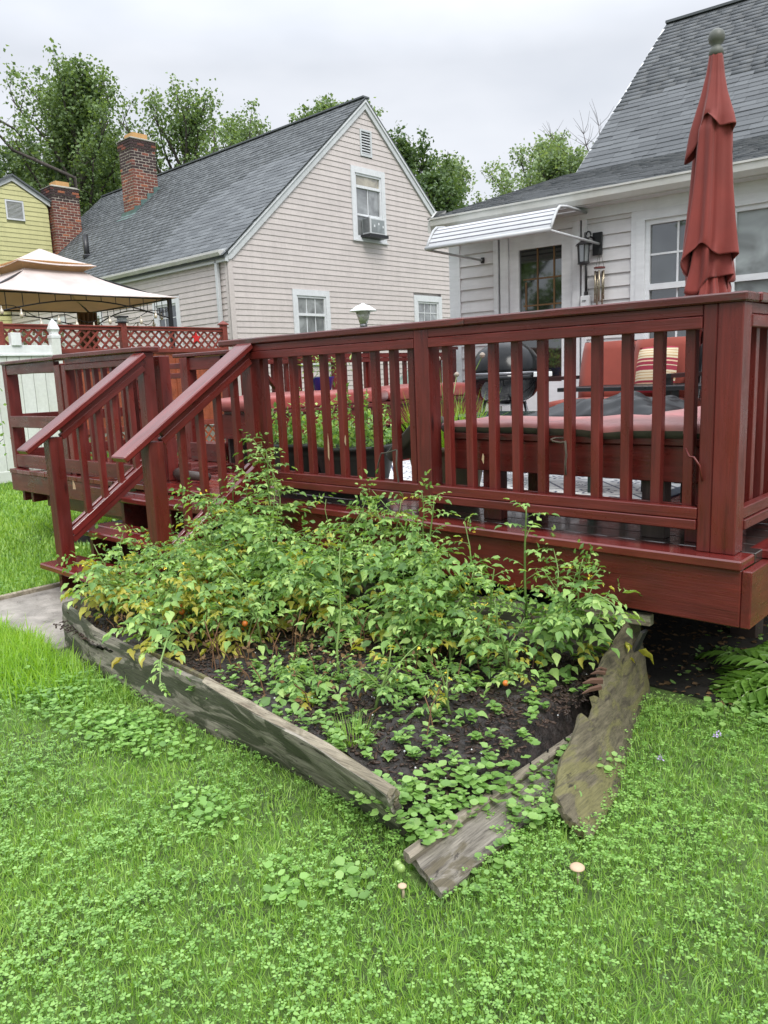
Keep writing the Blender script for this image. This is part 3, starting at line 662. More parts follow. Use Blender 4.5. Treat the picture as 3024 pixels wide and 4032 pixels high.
CUBE = (arr(*[[sx * .5, sy * .5, sz * .5] for sz in (-1, 1) for sy in (-1, 1) for sx in (-1, 1)]), np.array([[0, 2, 3, 1], [4, 5, 7, 6], [0, 1, 5, 4], [2, 6, 7, 3], [0, 4, 6, 2], [1, 3, 7, 5]]))
def shingles(par, P0, eu, ev, n, Lu, Sv, expo, tab, keep=300, focus=None, umin=None, seed=1, skip=None, mat='shingle'):
    """tabs on a roof plane; the `keep` nearest the focus are parts, the rest one mesh"""
    rg = np.random.default_rng(seed); P0, eu, ev, n = [np.array(p, float) for p in (P0, eu, ev, n)]
    rows = []; r = 0
    for r in range(int(Sv / expo) + 1):
        u = -rg.uniform(0, tab)
        while u < Lu:
            wv = tab * rg.choice([.55, .8, 1., 1.0])
            a = max(u, 0); b = min(u + wv, Lu)
            lo_ = umin(r * expo) if umin else 0
            a = max(a, lo_)
            if b - a > .03:
                vt = min((r + 1) * expo + .04, Sv); rows.append((a, b, r * expo - rg.uniform(0, .012), vt, rg.uniform(0, .005)))
            u += wv
    A = np.array(rows); cu = (A[:, 0] + A[:, 1]) / 2; cv = (A[:, 2] + A[:, 3]) / 2
    Pc = P0 + cu[:, None] * eu + cv[:, None] * ev + (n * (.010 + A[:, 4])[:, None])
    tilt = R(3.0); ev2 = ev * math.cos(tilt) - n * math.sin(tilt); n2 = n * math.cos(tilt) + ev * math.sin(tilt)
    sz = np.stack([A[:, 1] - A[:, 0] - .004, A[:, 3] - A[:, 2], np.full(len(A), .013)], 1)
    if skip is not None: k = ~skip(cu, cv); A, cu, cv, Pc, sz = A[k], cu[k], cv[k], Pc[k], sz[k]
    d = np.linalg.norm(np.stack([cu - focus[0], (cv - focus[1])], 1), axis=1); od = np.argsort(d)
    for i in od[:keep]:
        Mx = Matrix([[eu[j] * sz[i, 0], ev2[j] * sz[i, 1], n2[j] * sz[i, 2], Pc[i, j]] for j in range(3)] + [[0, 0, 0, 1]])
        place('shingle', _unit(mat), par, Mx)
    rest = od[keep:]; k = len(rest)
    if k:
        e = lambda q: np.repeat(q[None], k, 0)
        V, F = inst(CUBE[0], CUBE[1], Pc[rest], e(eu), e(ev2), e(n2), sz[rest, 0], sz[rest, 1], sz[rest, 2])
        place('shingle_field', arrmesh('shingle_field', V, F, M[mat]), par, Matrix.Identity(4), kind='stuff')
_u = {}
def _unit(mat):
    if mat not in _u: _u[mat] = arrmesh('shingle', CUBE[0], CUBE[1], M[mat])
    return _u[mat]
def chimney(par, cx, cy, z0, z1, wx, wy, bl=.20, bh=.063, mo=.011, soot=.25, glow=None, cap=True, visible=('-y', '+x'), base=None):
    """brick by brick on the two visible faces, mortar core behind"""
    MB().bb((cx - wx / 2 + .006, cy - wy / 2 + .006, z0), (cx + wx / 2 - .006, cy + wy / 2 - .006, z1)).build('mortar_core', M['mortar'], par)
    bm = boxmesh('brick', bl, .095, bh, M['brick'], .003); cnt = 0
    z = z0; row = 0; ztop = z1
    while z + bh < ztop + .001:
        s = row % 2; grow = .02 if z > ztop - 3.2 * (bh + mo) else 0
        sooty = (z - z0) / (ztop - z0) > 1 - soot + .05 * (random.random() - .5)
        for face in visible:
            W_ = (wx if face == '-y' else wy) + 2 * grow; u = -W_ / 2 + (0 if s == (face == '-y') else -(bl + mo) / 2)
            while u < W_ / 2 - .02:
                a, b = max(u, -W_ / 2), min(u + bl, W_ / 2)
                if b - a > .02:
                    mt = M['brick_soot'] if sooty and random.random() < .8 else M['brick']
                    me_ = boxmesh('brick', b - a, .095 if b - a > .095 else .04, bh, mt, .003)
                    uc = (a + b) / 2; jd = random.uniform(-.002, .003); hw = (.0475 if b - a > .095 else .02)
                    if face == '-y': Mx = T(cx + uc, cy - wy / 2 - grow - jd + hw, z + bh / 2)
                    else: Mx = T(cx + wx / 2 + grow + jd - hw, cy + uc, z + bh / 2) @ Matrix.Rotation(math.pi / 2, 4, 'Z')
                    if base is None or z + bh > base(cx + (uc if face == '-y' else wx / 2), cy + (uc if face == '+x' else -wy / 2)) - .02:
                        place('brick', me_, par, Mx)
                u += bl + mo
        z += bh + mo; row += 1
    zt = z
    m = MB(); a, b = wx / 2 + .035, wy / 2 + .035; c_, d_ = wx / 2 - .08, wy / 2 - .08
    vs = [(cx + sx * p, cy + sy * q, zz) for p, q, zz in ((a, b, zt), (a, b, zt + .02), (c_, d_, zt + .075)) for sx, sy in ((-1, -1), (1, -1), (1, 1), (-1, 1))]
    m.add(vs, [(3, 2, 1, 0), (0, 1, 5, 4), (1, 2, 6, 5), (2, 3, 7, 6), (3, 0, 4, 7), (4, 5, 9, 8), (5, 6, 10, 9), (6, 7, 11, 10), (7, 4, 8, 11), (8, 9, 10, 11)]); m.build('crown', M['crown'], par)
    m = MB(); q = .5 * min(wx, wy) - .10
    for a, b in (((-q, -q), (q, -q + .03)), ((-q, q - .03), (q, q)), ((-q, -q + .03), (-q + .03, q - .03)), ((q - .03, -q + .03), (q, q - .03))):
        m.bb((cx + a[0], cy + a[1], zt + .05), (cx + b[0], cy + b[1], zt + .20))
    m.build('flue_liner', M['flue'], par)

# ------------------------------------------------------------------ pink neighbour house
ph = thing('neighbour_house', 'pale pink clapboard house with grey shingle roof and steep gable facing the deck', 'house', (-11.67, 6.57, GZ), R(-.5), local=True)
HW, PKZ, EVZ, PL = 3.965, 7.317, 3.80, 11.75; SL = (PKZ - EVZ) / HW; E1 = .1135
wg = WM((0, 0, 0), (0, 1, 0), (1, 0, 0)); ws = WM((0, 0, 0), (1, 0, 0), (0, -1, 0))
MB().prism([(-.05, .02, 0), (-.05, 2 * HW - .02, 0), (-.05, 2 * HW - .02, EVZ - .1), (-.05, HW, PKZ - .16), (-.05, .02, EVZ - .1)], (-PL + .1, 0, 0)).build('wall', M['pink'], ph)
MB().bb((-PL, 0, 0), (.02, 2 * HW, .45)).build('foundation', M['concrete'], ph)
lo = lambda z: max(.085, (z - 3.60) / SL); hi = lambda z: 2 * HW - lo(z)
holesG = [(3.44, 4.53, 4.32, 5.89), (1.56, 2.61, 1.62, 3.17), (5.44, 6.51, 1.95, 3.22), (3.78, 4.15, 6.14, 6.70)]
siding(ph, wg, .45, PKZ - .22, E1, lo, hi, M['pink'], holesG, proud=.015)
siding(ph, ws, .45, 3.64, E1, lambda z: -PL, lambda z: -.085, M['pink'], [(-2.80, -1.76, 1.75, 3.13), (-6.0, -5.1, 2.2, 3.1), (-10.9, -7.0, .5, 3.12)])
WB(wg).b(-.022, .085, -.02, .024, .45, 3.68).build('corner_post', M['pink'], ph)
WB(ws).b(-.085, .0, -.02, .022, .45, 3.68).build('corner_post', M['pink'], ph)
for sgn in (0, 1):
    f = (lambda u: u) if not sgn else (lambda u: 2 * HW - u)
    WB(wg).pr([(f(-.03), EVZ - .02), (f(HW), PKZ), (f(HW), PKZ - .19), (f(.07), 3.66), (f(-.03), 3.63)], .0, .05).build('rake_board', M['greytrim'], ph)
    WB(wg).pr([(f(-.03), EVZ - .018), (f(HW), PKZ + .002), (f(HW), PKZ - .05), (f(-.03), EVZ - .07)], .05, .075).build('rake_moulding', M['white'], ph)
# roof slabs
for sgn in (0, 1):
    f = (lambda u: u) if not sgn else (lambda u: 2 * HW - u)
    MB().prism([(.075, f(-.14), EVZ - .02 - .14 * SL), (.075, f(HW), PKZ), (.075, f(HW), PKZ + .05), (.075, f(-.14), EVZ + .03 - .14 * SL)], (-PL - .12, 0, 0)).build('roof', M['shingle'], ph)
cs, sn = 1 / math.hypot(1, SL), SL / math.hypot(1, SL); slope_len = math.hypot(HW + .16, (HW + .16) * SL)
roofp = [o for o in ph.children if o.name.startswith('roof')][0]
PB = (-8.2, 2.353)   # chimney foot
shingles(ph, (.10, -.17, EVZ + .04 - .17 * SL), (-1, 0, 0), (0, cs, sn), (0, -sn, cs), PL + .2, slope_len, .140, .32, 300, (1.2, 1.6), seed=5)
MB().bb((-PL - .05, HW - .10, PKZ + .028), (.09, HW + .1, PKZ + .062)).build('ridge_cap', M['shingle'], ph)
MB().bb((-PL, -.10, 3.60), (.05, -.02, 3.83)).build('fascia', M['greytrim'], ph)
m = MB()
m.prism([(.02, -.10, 3.70), (.02, -.19, 3.70), (.02, -.225, 3.76), (.02, -.225, 3.80), (.02, -.10, 3.80)], (-PL, 0, 0)); m.build('gutter', M['gutter'], ph)
m = MB(); m.bb((-.32, -.10, .4), (-.24, -.035, 3.70)); m.build('downspout', M['greytrim'], ph, bevel=.006)
window(ph, wg, 1.56, 2.61, 1.62, 3.17, .11, ('glassblind', 'glassblind'), ((3, 2), (3, 1)), rail=2.66, shade=0)
window(ph, wg, 5.44, 6.51, 1.95, 3.22, .13, 'glassblind', ((3, 2), (3, 2)), rail=2.55)
window(ph, wg, 3.44, 4.53, 4.32, 5.89, .12, ('glassblind', 'glassamber'), ((2, 1), (1, 1)), rail=5.48)
WB(wg).b(3.60, 4.36, -.05, .02, 4.86, 4.90).build('sash_rail', M['white'], ph)
window(ph, ws, -2.80, -1.76, 1.75, 3.13, .12, 'glass', ((3, 2), (3, 2)), rail=2.45)
window(ph, ws, -6.0, -5.1, 2.2, 3.1, .1, 'glass', (2, 1))
window(ph, ws, -9.0, -7.02, 1.0, 3.12, .14, 'glass', ((5, 2), (5, 2)), rail=2.5); window(ph, ws, -10.9, -9.05, 1.0, 3.12, .14, 'glass', ((5, 2), (5, 2)), rail=2.5)
v = WB(wg).b(3.78, 3.82, -.01, .03, 6.14, 6.70).b(4.11, 4.15, -.01, .03, 6.14, 6.70).b(3.82, 4.11, -.01, .03, 6.66, 6.70).b(3.82, 4.11, -.01, .03, 6.14, 6.19).build('gable_vent', M['greytrim'], ph)
WB(wg).b(3.82, 4.11, -.045, -.04, 6.19, 6.66).build('vent_back', M['black'], v)
for k in range(8):
    z = 6.20 + k * .058; m = WB(wg); m.pr([(0, 0)] * 0 or [(3.82, z), (4.11, z), (4.11, z + .008), (3.82, z + .008)], -.005, .0)
    MB().prism([(-.03, 3.82, z + .045), (.018, 3.82, z), (.022, 3.82, z + .012), (-.026, 3.82, z + .055)], (0, .29, 0)).build('louvre', M['white'], v)
# brick chimney through the pink house roof
rb = lambda x, y: EVZ + .05 + y * SL
ch = thing('chimney', 'sooty topped brick chimney rising through the grey roof of the pink house', 'chimney', (-11.67, 6.57, GZ), R(-.5), local=True)
chimney(ch, -7.192 - .32, 2.353 + .40, 5.45, 7.86, .64, .74, .20, .060, .015, .38, base=rb)
m = MB()
for k in range(4):
    y0 = 2.33 + k * .21; m.add([(-7.185, y0, rb(0, y0) - .03), (-7.185, y0 + .21, rb(0, y0 + .21) - .03), (-7.185, y0 + .21, rb(0, y0 + .21) + .05), (-7.185, y0 + .0, rb(0, y0 + .0) + .20), (-7.178, y0, rb(0, y0) - .03), (-7.178, y0 + .21, rb(0, y0 + .21) - .03), (-7.178, y0 + .21, rb(0, y0 + .21) + .05), (-7.178, y0 + .0, rb(0, y0 + .0) + .20)], [(0, 1, 2, 3), (4, 5, 6, 7), (0, 1, 5, 4), (1, 2, 6, 5), (2, 3, 7, 6), (3, 0, 4, 7)])
m.prism([(-7.9, 2.342, rb(0, 2.34) - .02), (-7.15, 2.342, rb(0, 2.34) - .02), (-7.15, 2.342, rb(0, 2.34) + .11), (-7.9, 2.342, rb(0, 2.34) + .09)], (0, -.01, 0))
m.prism([(-7.9, 2.34, rb(0, 2.34) - .0), (-7.08, 2.34, rb(0, 2.34) - .0), (-7.12, 2.16, rb(0, 2.16) - .0), (-7.95, 2.18, rb(0, 2.18) + .0)], (0, -.008, .012)); m.build('flashing', M['lead'], ch)
pv = thing('vent_pipe', 'black plumbing vent pipe with collar on the grey roof of the pink house', 'vent pipe', (-11.67, 6.57, GZ), R(-.5), local=True)
MB().tube([(-7.43, .955, 4.50), (-7.43, .955, 5.26)], .072, 12).build('pipe', M['black'], pv, smooth=True)
MB().lathe([(.08, 4.66), (.11, 4.67), (.11, 4.74), (.08, 4.77)], (-7.43, .955, 0), 12).build('collar', M['black'], pv); MB().lathe([(.075, 4.45), (.07, 4.66)], (-7.43, .955, 0), 12).build('boot', M['chrome'], pv)
ac = thing('air_conditioner', 'boxy beige air conditioner sticking out of the upper gable window', 'air conditioner', (-11.67, 6.57, GZ), R(-.5), local=True)
MB().bb((.0, 3.75, 4.45), (.26, 4.24, 4.80)).build('housing', M['greytrim'], ac, bevel=.012)
m = MB(); 
for k in range(13): m.bb((.03 + 0 * k, 3.742, 4.50 + k * .025), (.24, 3.752, 4.512 + k * .025))
m.build('side_grille', M['chrome'], ac); MB().bb((.258, 3.79, 4.49), (.266, 4.20, 4.76)).build('rear_grille', M['screen'], ac)
for k in range(3): MB().bb((.265, 3.86 + k * .14, 4.60 + .05 * (k % 2)), (.269, 3.90 + k * .14, 4.65 + .05 * (k % 2))).build('paint_chip', M['white'], ac)
MB().bb((0, 3.68, 4.38), (.3, 4.3, 4.445)).build('bracket', M['black'], ac)

# ------------------------------------------------------------------ yellow house far left
yh = thing('neighbour_house', 'yellow clapboard house with a louvred gable vent at the far left', 'house', (-22, 7.1, GZ), R(0), local=True)
wy_ = WM((0, 0, 0), (0, 1, 0), (1, 0, 0))
YP, YE, YW = 7.10, 4.2, 3.8   # peak, eave height, half width
PY, RY = .0, .0
sly = 1.0 * (6.44 - 5.85) / (1.05) * 1.0
MB().prism([(-.03, -4.0, 0), (-.03, .95, 0), (-.03, .95, 7.085 - .95 * .56), (-.03, .0, 7.085), (-.03, -4.0, 7.085 - 4 * .56)], (-8, 0, 0)).build('wall', M['yellow'], yh)
siding(yh, wy_, .6, 7.0, .127, lambda z: max(-4.0, -(7.03 - z) / .56), lambda z: min(.95, (7.03 - z) / .56), M['yellow'], [(-.26, .25, 6.0 + .02, 6.55), (.3, 1.0, 3.5, 4.32)])
WB(wy_).pr([(0, 7.20), (1.02, 6.62), (1.02, 6.50), (0, 7.07)], 0, .04).build('rake_board', M['greytrim'], yh); WB(wy_).pr([(0, 7.20), (-4.3, 4.80), (-4.3, 4.67), (0, 7.07)], 0, .04).build('rake_board', M['greytrim'], yh)
MB().prism([(.10, 0, 7.20), (.10, 1.06, 6.60), (.10, 1.06, 6.65), (.10, 0, 7.25)], (-8, 0, 0)).build('roof', M['shingle'], yh); MB().prism([(.10, 0, 7.20), (.10, -4.4, 4.74), (.10, -4.4, 4.79), (.10, 0, 7.25)], (-8, 0, 0)).build('roof', M['shingle'], yh)
v = WB(wy_).b(-.26, -.22, -.01, .03, 6.02, 6.55).b(.21, .25, -.01, .03, 6.02, 6.55).b(-.22, .21, -.01, .03, 6.51, 6.55).b(-.22, .21, -.01, .03, 6.02, 6.06).build('gable_vent', M['white'], yh)
WB(wy_).b(-.22, .21, -.05, -.045, 6.06, 6.51).build('vent_back', M['black'], v)
for k in range(13): MB().prism([(-.02, -.22, 6.07 + k * .034 + .02), (.02, -.22, 6.07 + k * .034), (.022, -.22, 6.078 + k * .034), (-.018, -.22, 6.078 + k * .034 + .02)], (0, .43, 0)).build('louvre', M['white'], v)
window(yh, wy_, .34, .93, 2.7, 4.22, .1, 'glass', (1, 1))
window(yh, wy_, -2.4, -1.5, 2.7, 4.22, .1, 'glass', (1, 1))
c2 = thing('chimney', 'dark brick chimney on the side of the yellow house', 'chimney', (-22, 7.1, GZ), R(0), local=True)
chimney(c2, -.15, 1.45, 4.2, 7.06, .60, .82, .20, .060, .015, .16)

# ------------------------------------------------------------------ own house (white)
hs = thing('white_house', 'white sided house behind the deck with dark shingle roof and back door', 'house', (-4.66, 4.45, GZ), R(5), local=True)
wh = WM((0, 0, 0), (1, 0, 0), (0, -1, 0)); E2 = .1265
MB().prism([(0.02, .05, 0), (.02, 3.4, 0), (.02, 3.4, 3.85), (.02, .05, 2.9)], (9, 0, 0)).build('wall', M['white_siding'], hs)
MB().prism([(0.05, 3.42, 0), (.05, 11.4, 0), (.05, 11.4, 4.0), (.05, 7.43, 7.15), (.05, 3.42, 3.95)], (9, 0, 0)).build('upper_wall', M['white_siding'], hs)
holesH = [(.60, 1.60, .5, 2.84), (2.09, 9.2, 1.35, 2.82)]
siding(hs, wh, .48, 2.88, E2, lambda z: .12, lambda z: 9.0, M['white_siding'], holesH, proud=.02)
WB(wh).b(-.02, .12, -.02, .026, .3, 2.90).build('corner_post', M['white'], hs)
WM2 = WM((0, 0, 0), (0, 1, 0), (-1, 0, 0)); siding(hs, WM2, .48, 2.95, E2, lambda z: .1, lambda z: 3.4, M['white_siding'], proud=.02)
MB().bb((-.02, .0, 2.80), (9.1, -.04, 2.93)).build('frieze_board', M['white'], hs)
MB().bb((-.08, -.20, 2.90), (9.1, .02, 2.925)).build('soffit', M['white'], hs)
MB().prism([(-.10, -.13, 2.905), (-.10, -.24, 2.905), (-.10, -.27, 2.95), (-.10, -.275, 3.01), (-.10, -.285, 3.012), (-.10, -.285, 3.03), (-.10, -.262, 3.03), (-.10, -.255, 2.965), (-.10, -.235, 2.935), (-.10, -.14, 2.935)], (9.2, 0, 0)).build('gutter', M['gutter'], hs)
MB().prism([(-.14, .02, 2.94), (-.14, -.26, 2.88), (-.14, -.26, 3.0), (-.14, .02, 3.09)], (.04, 0, 0)).build('gutter_end', M['gutter'], hs)
MB().prism([(-.16, -.10, 2.95), (-.16, -.22, 3.02), (-.10, -.16, 3.12), (-.12, .05, 3.16), (-.16, .1, 3.05)], (.03, 0, .0)).build('bent_flashing', M['gutter'], hs)
# low porch roof and the steep main roof
ls = .295; lc, lsn = 1 / math.hypot(1, ls), ls / math.hypot(1, ls)
MB().prism([(-.12, -.24, 2.96), (-.12, 3.5, 2.96 + 3.74 * ls), (-.12, 3.5, 3.0 + 3.74 * ls), (-.12, -.24, 3.0)], (9.2, 0, 0)).build('porch_roof', M['shingle'], hs)
shingles(hs, (-.14, -.26, 3.015), (1, 0, 0), (0, lc, lsn), (0, -lsn, lc), 7.2, 3.86, .115, .28, 150, (1.8, 1.2), seed=8, mat='shingledark')
ms_ = (7.29 - 4.03) / 4.0; mc, msn = 1 / math.hypot(1, ms_), ms_ / math.hypot(1, ms_)
MB().prism([(-.02, 3.38, 3.93), (-.02, 7.43, 3.93 + 4.05 * ms_), (-.02, 7.43, 3.99 + 4.05 * ms_), (-.02, 3.38, 3.99)], (9.1, 0, 0)).build('main_roof', M['shingle'], hs)
MB().prism([(-.02, 11.5, 3.93), (-.02, 7.43, 3.93 + 4.05 * ms_), (-.02, 7.43, 3.99 + 4.05 * ms_), (-.02, 11.5, 3.99)], (9.1, 0, 0)).build('main_roof', M['shingle'], hs)
shingles(hs, (-.05, 3.40, 4.015), (1, 0, 0), (0, mc, msn), (0, -msn, mc), 6.5, math.hypot(4.03, 4.03 * ms_), .142, .34, 150, (1.2, 1.0), seed=9, mat='shingledark')
MB().bb((-.05, 7.33, 7.29), (9, 7.53, 7.33)).build('ridge_cap', M['shingle'], hs)
MB().prism([(-.055, 3.38, 3.86), (-.055, 7.43, 3.86 + 4.05 * ms_), (-.055, 7.43, 4.02 + 4.05 * ms_), (-.055, 3.38, 4.02)], (.03, 0, 0)).build('rake_board', M['white'], hs)
# heat cable clips on the roof edge
m = MB()
for k in range(12):
    x0 = .25 + k * .33; pts = [(x0, -.20, 3.035), (x0 + .08, .02, 3.035 + .22 * ls), (x0 + .17, .03, 3.035 + .23 * ls), (x0 + .25, -.20, 3.035), (x0 + .33, -.20, 3.035)]
    m.tube(pts, .004, 5)
m.build('heat_cable', M['black'], hs)
for k in range(12):
    x0 = .25 + k * .33; MB().bb((x0 + .06, -.0, 3.04 + .2 * ls), (x0 + .13, .035, 3.052 + .2 * ls)).build('cable_clip', M['chrome'], hs, bevel=.003)
# back door
dr = WB(wh).b(.64, .735, -.02, .03, .62, 2.80).b(1.48, 1.56, -.02, .03, .62, 2.80).b(.735, 1.48, -.02, .032, 2.745, 2.80).build('door', M['white'], hs)
WB(wh).b(.56, .615, -.01, .036, .5, 2.85).b(1.585, 1.635, -.01, .036, .5, 2.85).build('door_casing', M['white'], dr)
WB(wh).b(.74, .855, -.03, .008, .66, 2.74).b(1.352, 1.475, -.03, .008, .66, 2.74).b(.855, 1.352, -.03, .010, 2.60, 2.74).b(.855, 1.352, -.03, .010, 1.86, 1.955).b(.855, 1.352, -.03, .010, .66, 1.12).b(.855, 1.352, -.03, .009, 1.12, 1.20).build('storm_door', M['white'], dr)
WB(wh).b(.855, 1.352, -.10, -.095, 1.955, 2.60).b(.855, 1.352, -.10, -.095, 1.2, 1.86).build('inner_panel', simple('door_interior', (.025, .020, .012), .5), dr)
WB(wh).b(.855, 1.352, -.025, -.020, 1.955, 2.60).b(.855, 1.352, -.025, -.020, 1.20, 1.86).build('pane', M['glassdoor'], dr)
WB(wh).b(.92, .94, -.019, -.012, 1.97, 2.26).b(1.06, 1.075, -.019, -.010, 1.955, 2.60).b(1.25, 1.265, -.019, -.010, 1.955, 2.60).b(.90, 1.352, -.019, -.011, 2.28, 2.295).b(.90, 1.352, -.019, -.011, 2.005, 2.02).build('muntins', simple('amber_wood', (.13, .065, .018), .4), dr)
MB().tube([(.78, -.05, 1.78), (.80, -.075, 1.72), (.80, -.075, 1.66)], .010, 6).build('handle', M['chrome'], dr)
# windows on the right
for a, b in ((2.14, 2.92), (2.92, 4.3), (4.3, 5.08)):
    f = a > 2.5
    window(hs, wh, a, b, 1.38, 2.80, .085, ('screen' if f else 'glass', 'screen' if f else 'glass'), (1, 1) if f else (2, 2), rail=2.08)
WB(wh).b(2.09, 2.14, -.01, .03, 1.3, 2.86).build('window_casing', M['white'], hs)
WB(wh).b(1.62, 1.66, 0, .04, 2.0, 2.0 + .001).build('nail_strip', M['white'], hs)
# awning
M['awn'] = vinyl('awning_enamel', (.44, .45, .46))
aw = thing('door_awning', 'curved white slatted metal awning with two tube arms over the back door', 'awning', (-4.66, 4.45, GZ), R(5), local=True)
def awp(s, x):   # profile: s=0 wall .. 1 lip
    pts = [(0, 2.87), (-.45, 2.85), (-.68, 2.83), (-.76, 2.79), (-.82, 2.70), (-.86, 2.62)]; return Vector((x, pts[s][0], pts[s][1]))
X0, X1 = .25, 1.62
for k in range(8):
    a = k / 8; 
prof = [Vector((0, 0, 2.86)), Vector((0, -.25, 2.86)), Vector((0, -.50, 2.85)), Vector((0, -.64, 2.835)), Vector((0, -.70, 2.80)), Vector((0, -.745, 2.755)), Vector((0, -.785, 2.71)), Vector((0, -.82, 2.665)), Vector((0, -.845, 2.62))]
for i in range(len(prof) - 1):
    p, q = prof[i], prof[i + 1]; d = (q - p).normalized(); nn = Vector((0, d.z, -d.y)) * -.012
    board('slat', aw, (X0, (p.y + q.y) / 2, (p.z + q.z) / 2), (X1, (p.y + q.y) / 2, (p.z + q.z) / 2), (q - p).length * .80, .010, M['awn'], up=tuple(Vector((0, -d.z, d.y)).normalized() * (1 if d.y < 0 else 1)), bevel=.003)
    board('slat_joint', aw, (X0 + .01, q.y + .004, q.z - .004), (X1 - .01, q.y + .004, q.z - .004), .022, .014, (bpy.data.materials.get('slat_groove') or simple('slat_groove', (.16, .15, .19), .8)), bevel=0) if 2 <= i < 7 else None
for x in (X0 - .012, X1 + .012):
    MB().tube([(x, 0, 2.865), (x, -.5, 2.86), (x, -.66, 2.84), (x, -.72, 2.80), (x, -.80, 2.70), (x, -.86, 2.61)], .014, 8).build('end_rib', M['awn'], aw, smooth=True)
    MB().tube([(x, -.86, 2.60), (x + (.14 if x > 1 else .18), -.03, 2.545)], .013, 8).build('arm', M['awn'], aw, smooth=True)
    MB().lathe([(.02, -.03), (.025, 0), (.02, .03)], (x + (.14 if x > 1 else .18), -.02, 2.545), 10).build('bracket', M['black'], aw)
MB().tube([(X0 - .02, -.86, 2.61), (X1 + .02, -.86, 2.61)], .022, 10).build('front_tube', M['awn'], aw, smooth=True)
MB().bb((X0 - .05, -.02, 2.86), (X1 + .1, .0, 2.90)).build('wall_rail', M['awn'], aw)
# wall lantern
ln = thing('wall_lantern', 'black wall lantern with scroll bracket right of the back door', 'lantern', (-4.66, 4.45, GZ), R(5), local=True)
lx, ly = 1.69, -.16
MB().bb((1.70, -.045, 2.44), (1.80, -.022, 2.66)).build('back_plate', M['black'], ln, bevel=.004)
sp = [(1.72, -.04, 2.60)] + [(1.70 - .0 + .035 * math.cos(a) - .02, -.10 - .02 * math.cos(a), 2.635 + .035 * math.sin(a)) for a in [x * .6 for x in range(-1, 9)]]
MB().tube(sp, .009, 6).build('scroll_bracket', M['black'], ln, smooth=True); MB().tube([(1.66, -.13, 2.66), (1.66, -.15, 2.57)], .008, 6).build('hook', M['black'], ln)
cx_, cy_ = 1.655, -.155
MB().lathe([(.012, 2.60), (.03, 2.575), (.085, 2.545), (.09, 2.535)], (cx_, cy_, 0), 6).build('lantern_roof', M['black'], ln)
MB().lathe([(.058, 2.535), (.048, 2.375)], (cx_, cy_, 0), 6).build('glass', glass('lantern_glass', (.12, .13, .13), .1), ln)
m = MB()
for k in range(6):
    a = k * math.pi / 3; m.tube([(cx_ + .062 * math.cos(a), cy_ + .062 * math.sin(a), 2.54), (cx_ + .052 * math.cos(a), cy_ + .052 * math.sin(a), 2.37)], .006, 5)
m.build('cage', M['black'], ln); MB().lathe([(.06, 2.375), (.066, 2.36), (.03, 2.345)], (cx_, cy_, 0), 6).build('lantern_base', M['black'], ln)
sw = thing('weatherproof_switch', 'white outdoor switch box with conduit below the black lantern', 'switch', (-4.66, 4.45, GZ), R(5), local=True)
MB().bb((1.585, -.075, 1.935), (1.685, -.022, 2.055)).build('box', M['white'], sw, bevel=.006); MB().tube([(1.635, -.04, 2.06), (1.635, -.04, 2.45)], .013, 8).build('conduit', M['black'], sw, smooth=True)
MB().lathe([(.02, 2.05), (.022, 2.09), (.014, 2.10)], (1.635, -.04, 0), 8).build('fitting', M['black'], sw); MB().bb((1.61, -.082, 2.0), (1.65, -.074, 2.01)).build('lever', M['chrome'], sw)
wc = thing('wind_chime', 'wind chime with bronze tubes hanging from the awning arm beside the lantern', 'wind chime', (-4.66, 4.45, GZ), R(5), local=True)
MB().lathe([(.055, 2.300), (.055, 2.315)], (1.80, -.10, 0), 14).build('top_disc', M['red'], wc)
for k, l_ in enumerate((.28, .34, .36, .31, .30)):
    a = k * 2 * math.pi / 5; MB().tube([(1.80 + .043 * math.cos(a), -.10 + .043 * math.sin(a), 2.28), (1.80 + .043 * math.cos(a), -.10 + .043 * math.sin(a), 2.28 - l_)], .0095, 8).build('tube', M['brass'], wc, smooth=True)
m = MB(); 
for k in range(3): a = k * 2.1; m.tube([(1.80 + .045 * math.cos(a), -.10 + .045 * math.sin(a), 2.31), (1.795, -.08, 2.50)], .0018, 4)
m.build('cord', M['black'], wc); MB().lathe([(.022, 2.12), (.022, 2.128)], (1.80, -.10, 0), 10).build('striker', M['brass'], wc)

# ------------------------------------------------------------------ fences on the property line (x = -10.6)
FX = -10.6
wf = thing('vinyl_fence', 'white vinyl privacy fence with green stains and a pointed post cap at the left', 'fence', (FX, 1.2, GZ))
for k in range(26):
    yy = -2.1 + k * .176; MB().bb((FX - .012, yy, GZ + .06), (FX + .012, yy + .170, 1.19)).build('panel_board', M['vinyl_fence'], wf, bevel=.004)
board('top_rail', wf, (FX, -2.2, 1.265), (FX, 2.47, 1.265), .05, .12, M['vinyl_clean']); board('rail_lip', wf, (FX + .03, -2.2, 1.19), (FX + .03, 2.47, 1.19), .02, .03, M['vinyl_clean'])
board('bottom_rail', wf, (FX, -2.2, GZ + .10), (FX, 2.47, GZ + .10), .05, .16, M['vinyl_fence'])
def vpost(y):
    b_ = MB().bb((FX - .064, y, GZ), (FX + .064, y + .128, 1.43)).build('post', M['vinyl_fence'], wf, bevel=.004)
    c = (FX, y + .064, 0); m = MB().lathe([(.098, 1.43), (.098, 1.47), (.07, 1.48), (.07, 1.52), (.095, 1.56), (.06, 1.64), (.0, 1.72)], c, 4, M=Matrix.Rotation(math.pi / 4, 4, 'Z')); m.build('post_cap', M['vinyl_clean'], b_)
vpost(2.43); vpost(-.05)
MB().bb((FX - .05, 1.85, 1.32), (FX + .05, 1.99, 1.50)).build('short_post', M['vinyl_clean'], wf, bevel=.004)
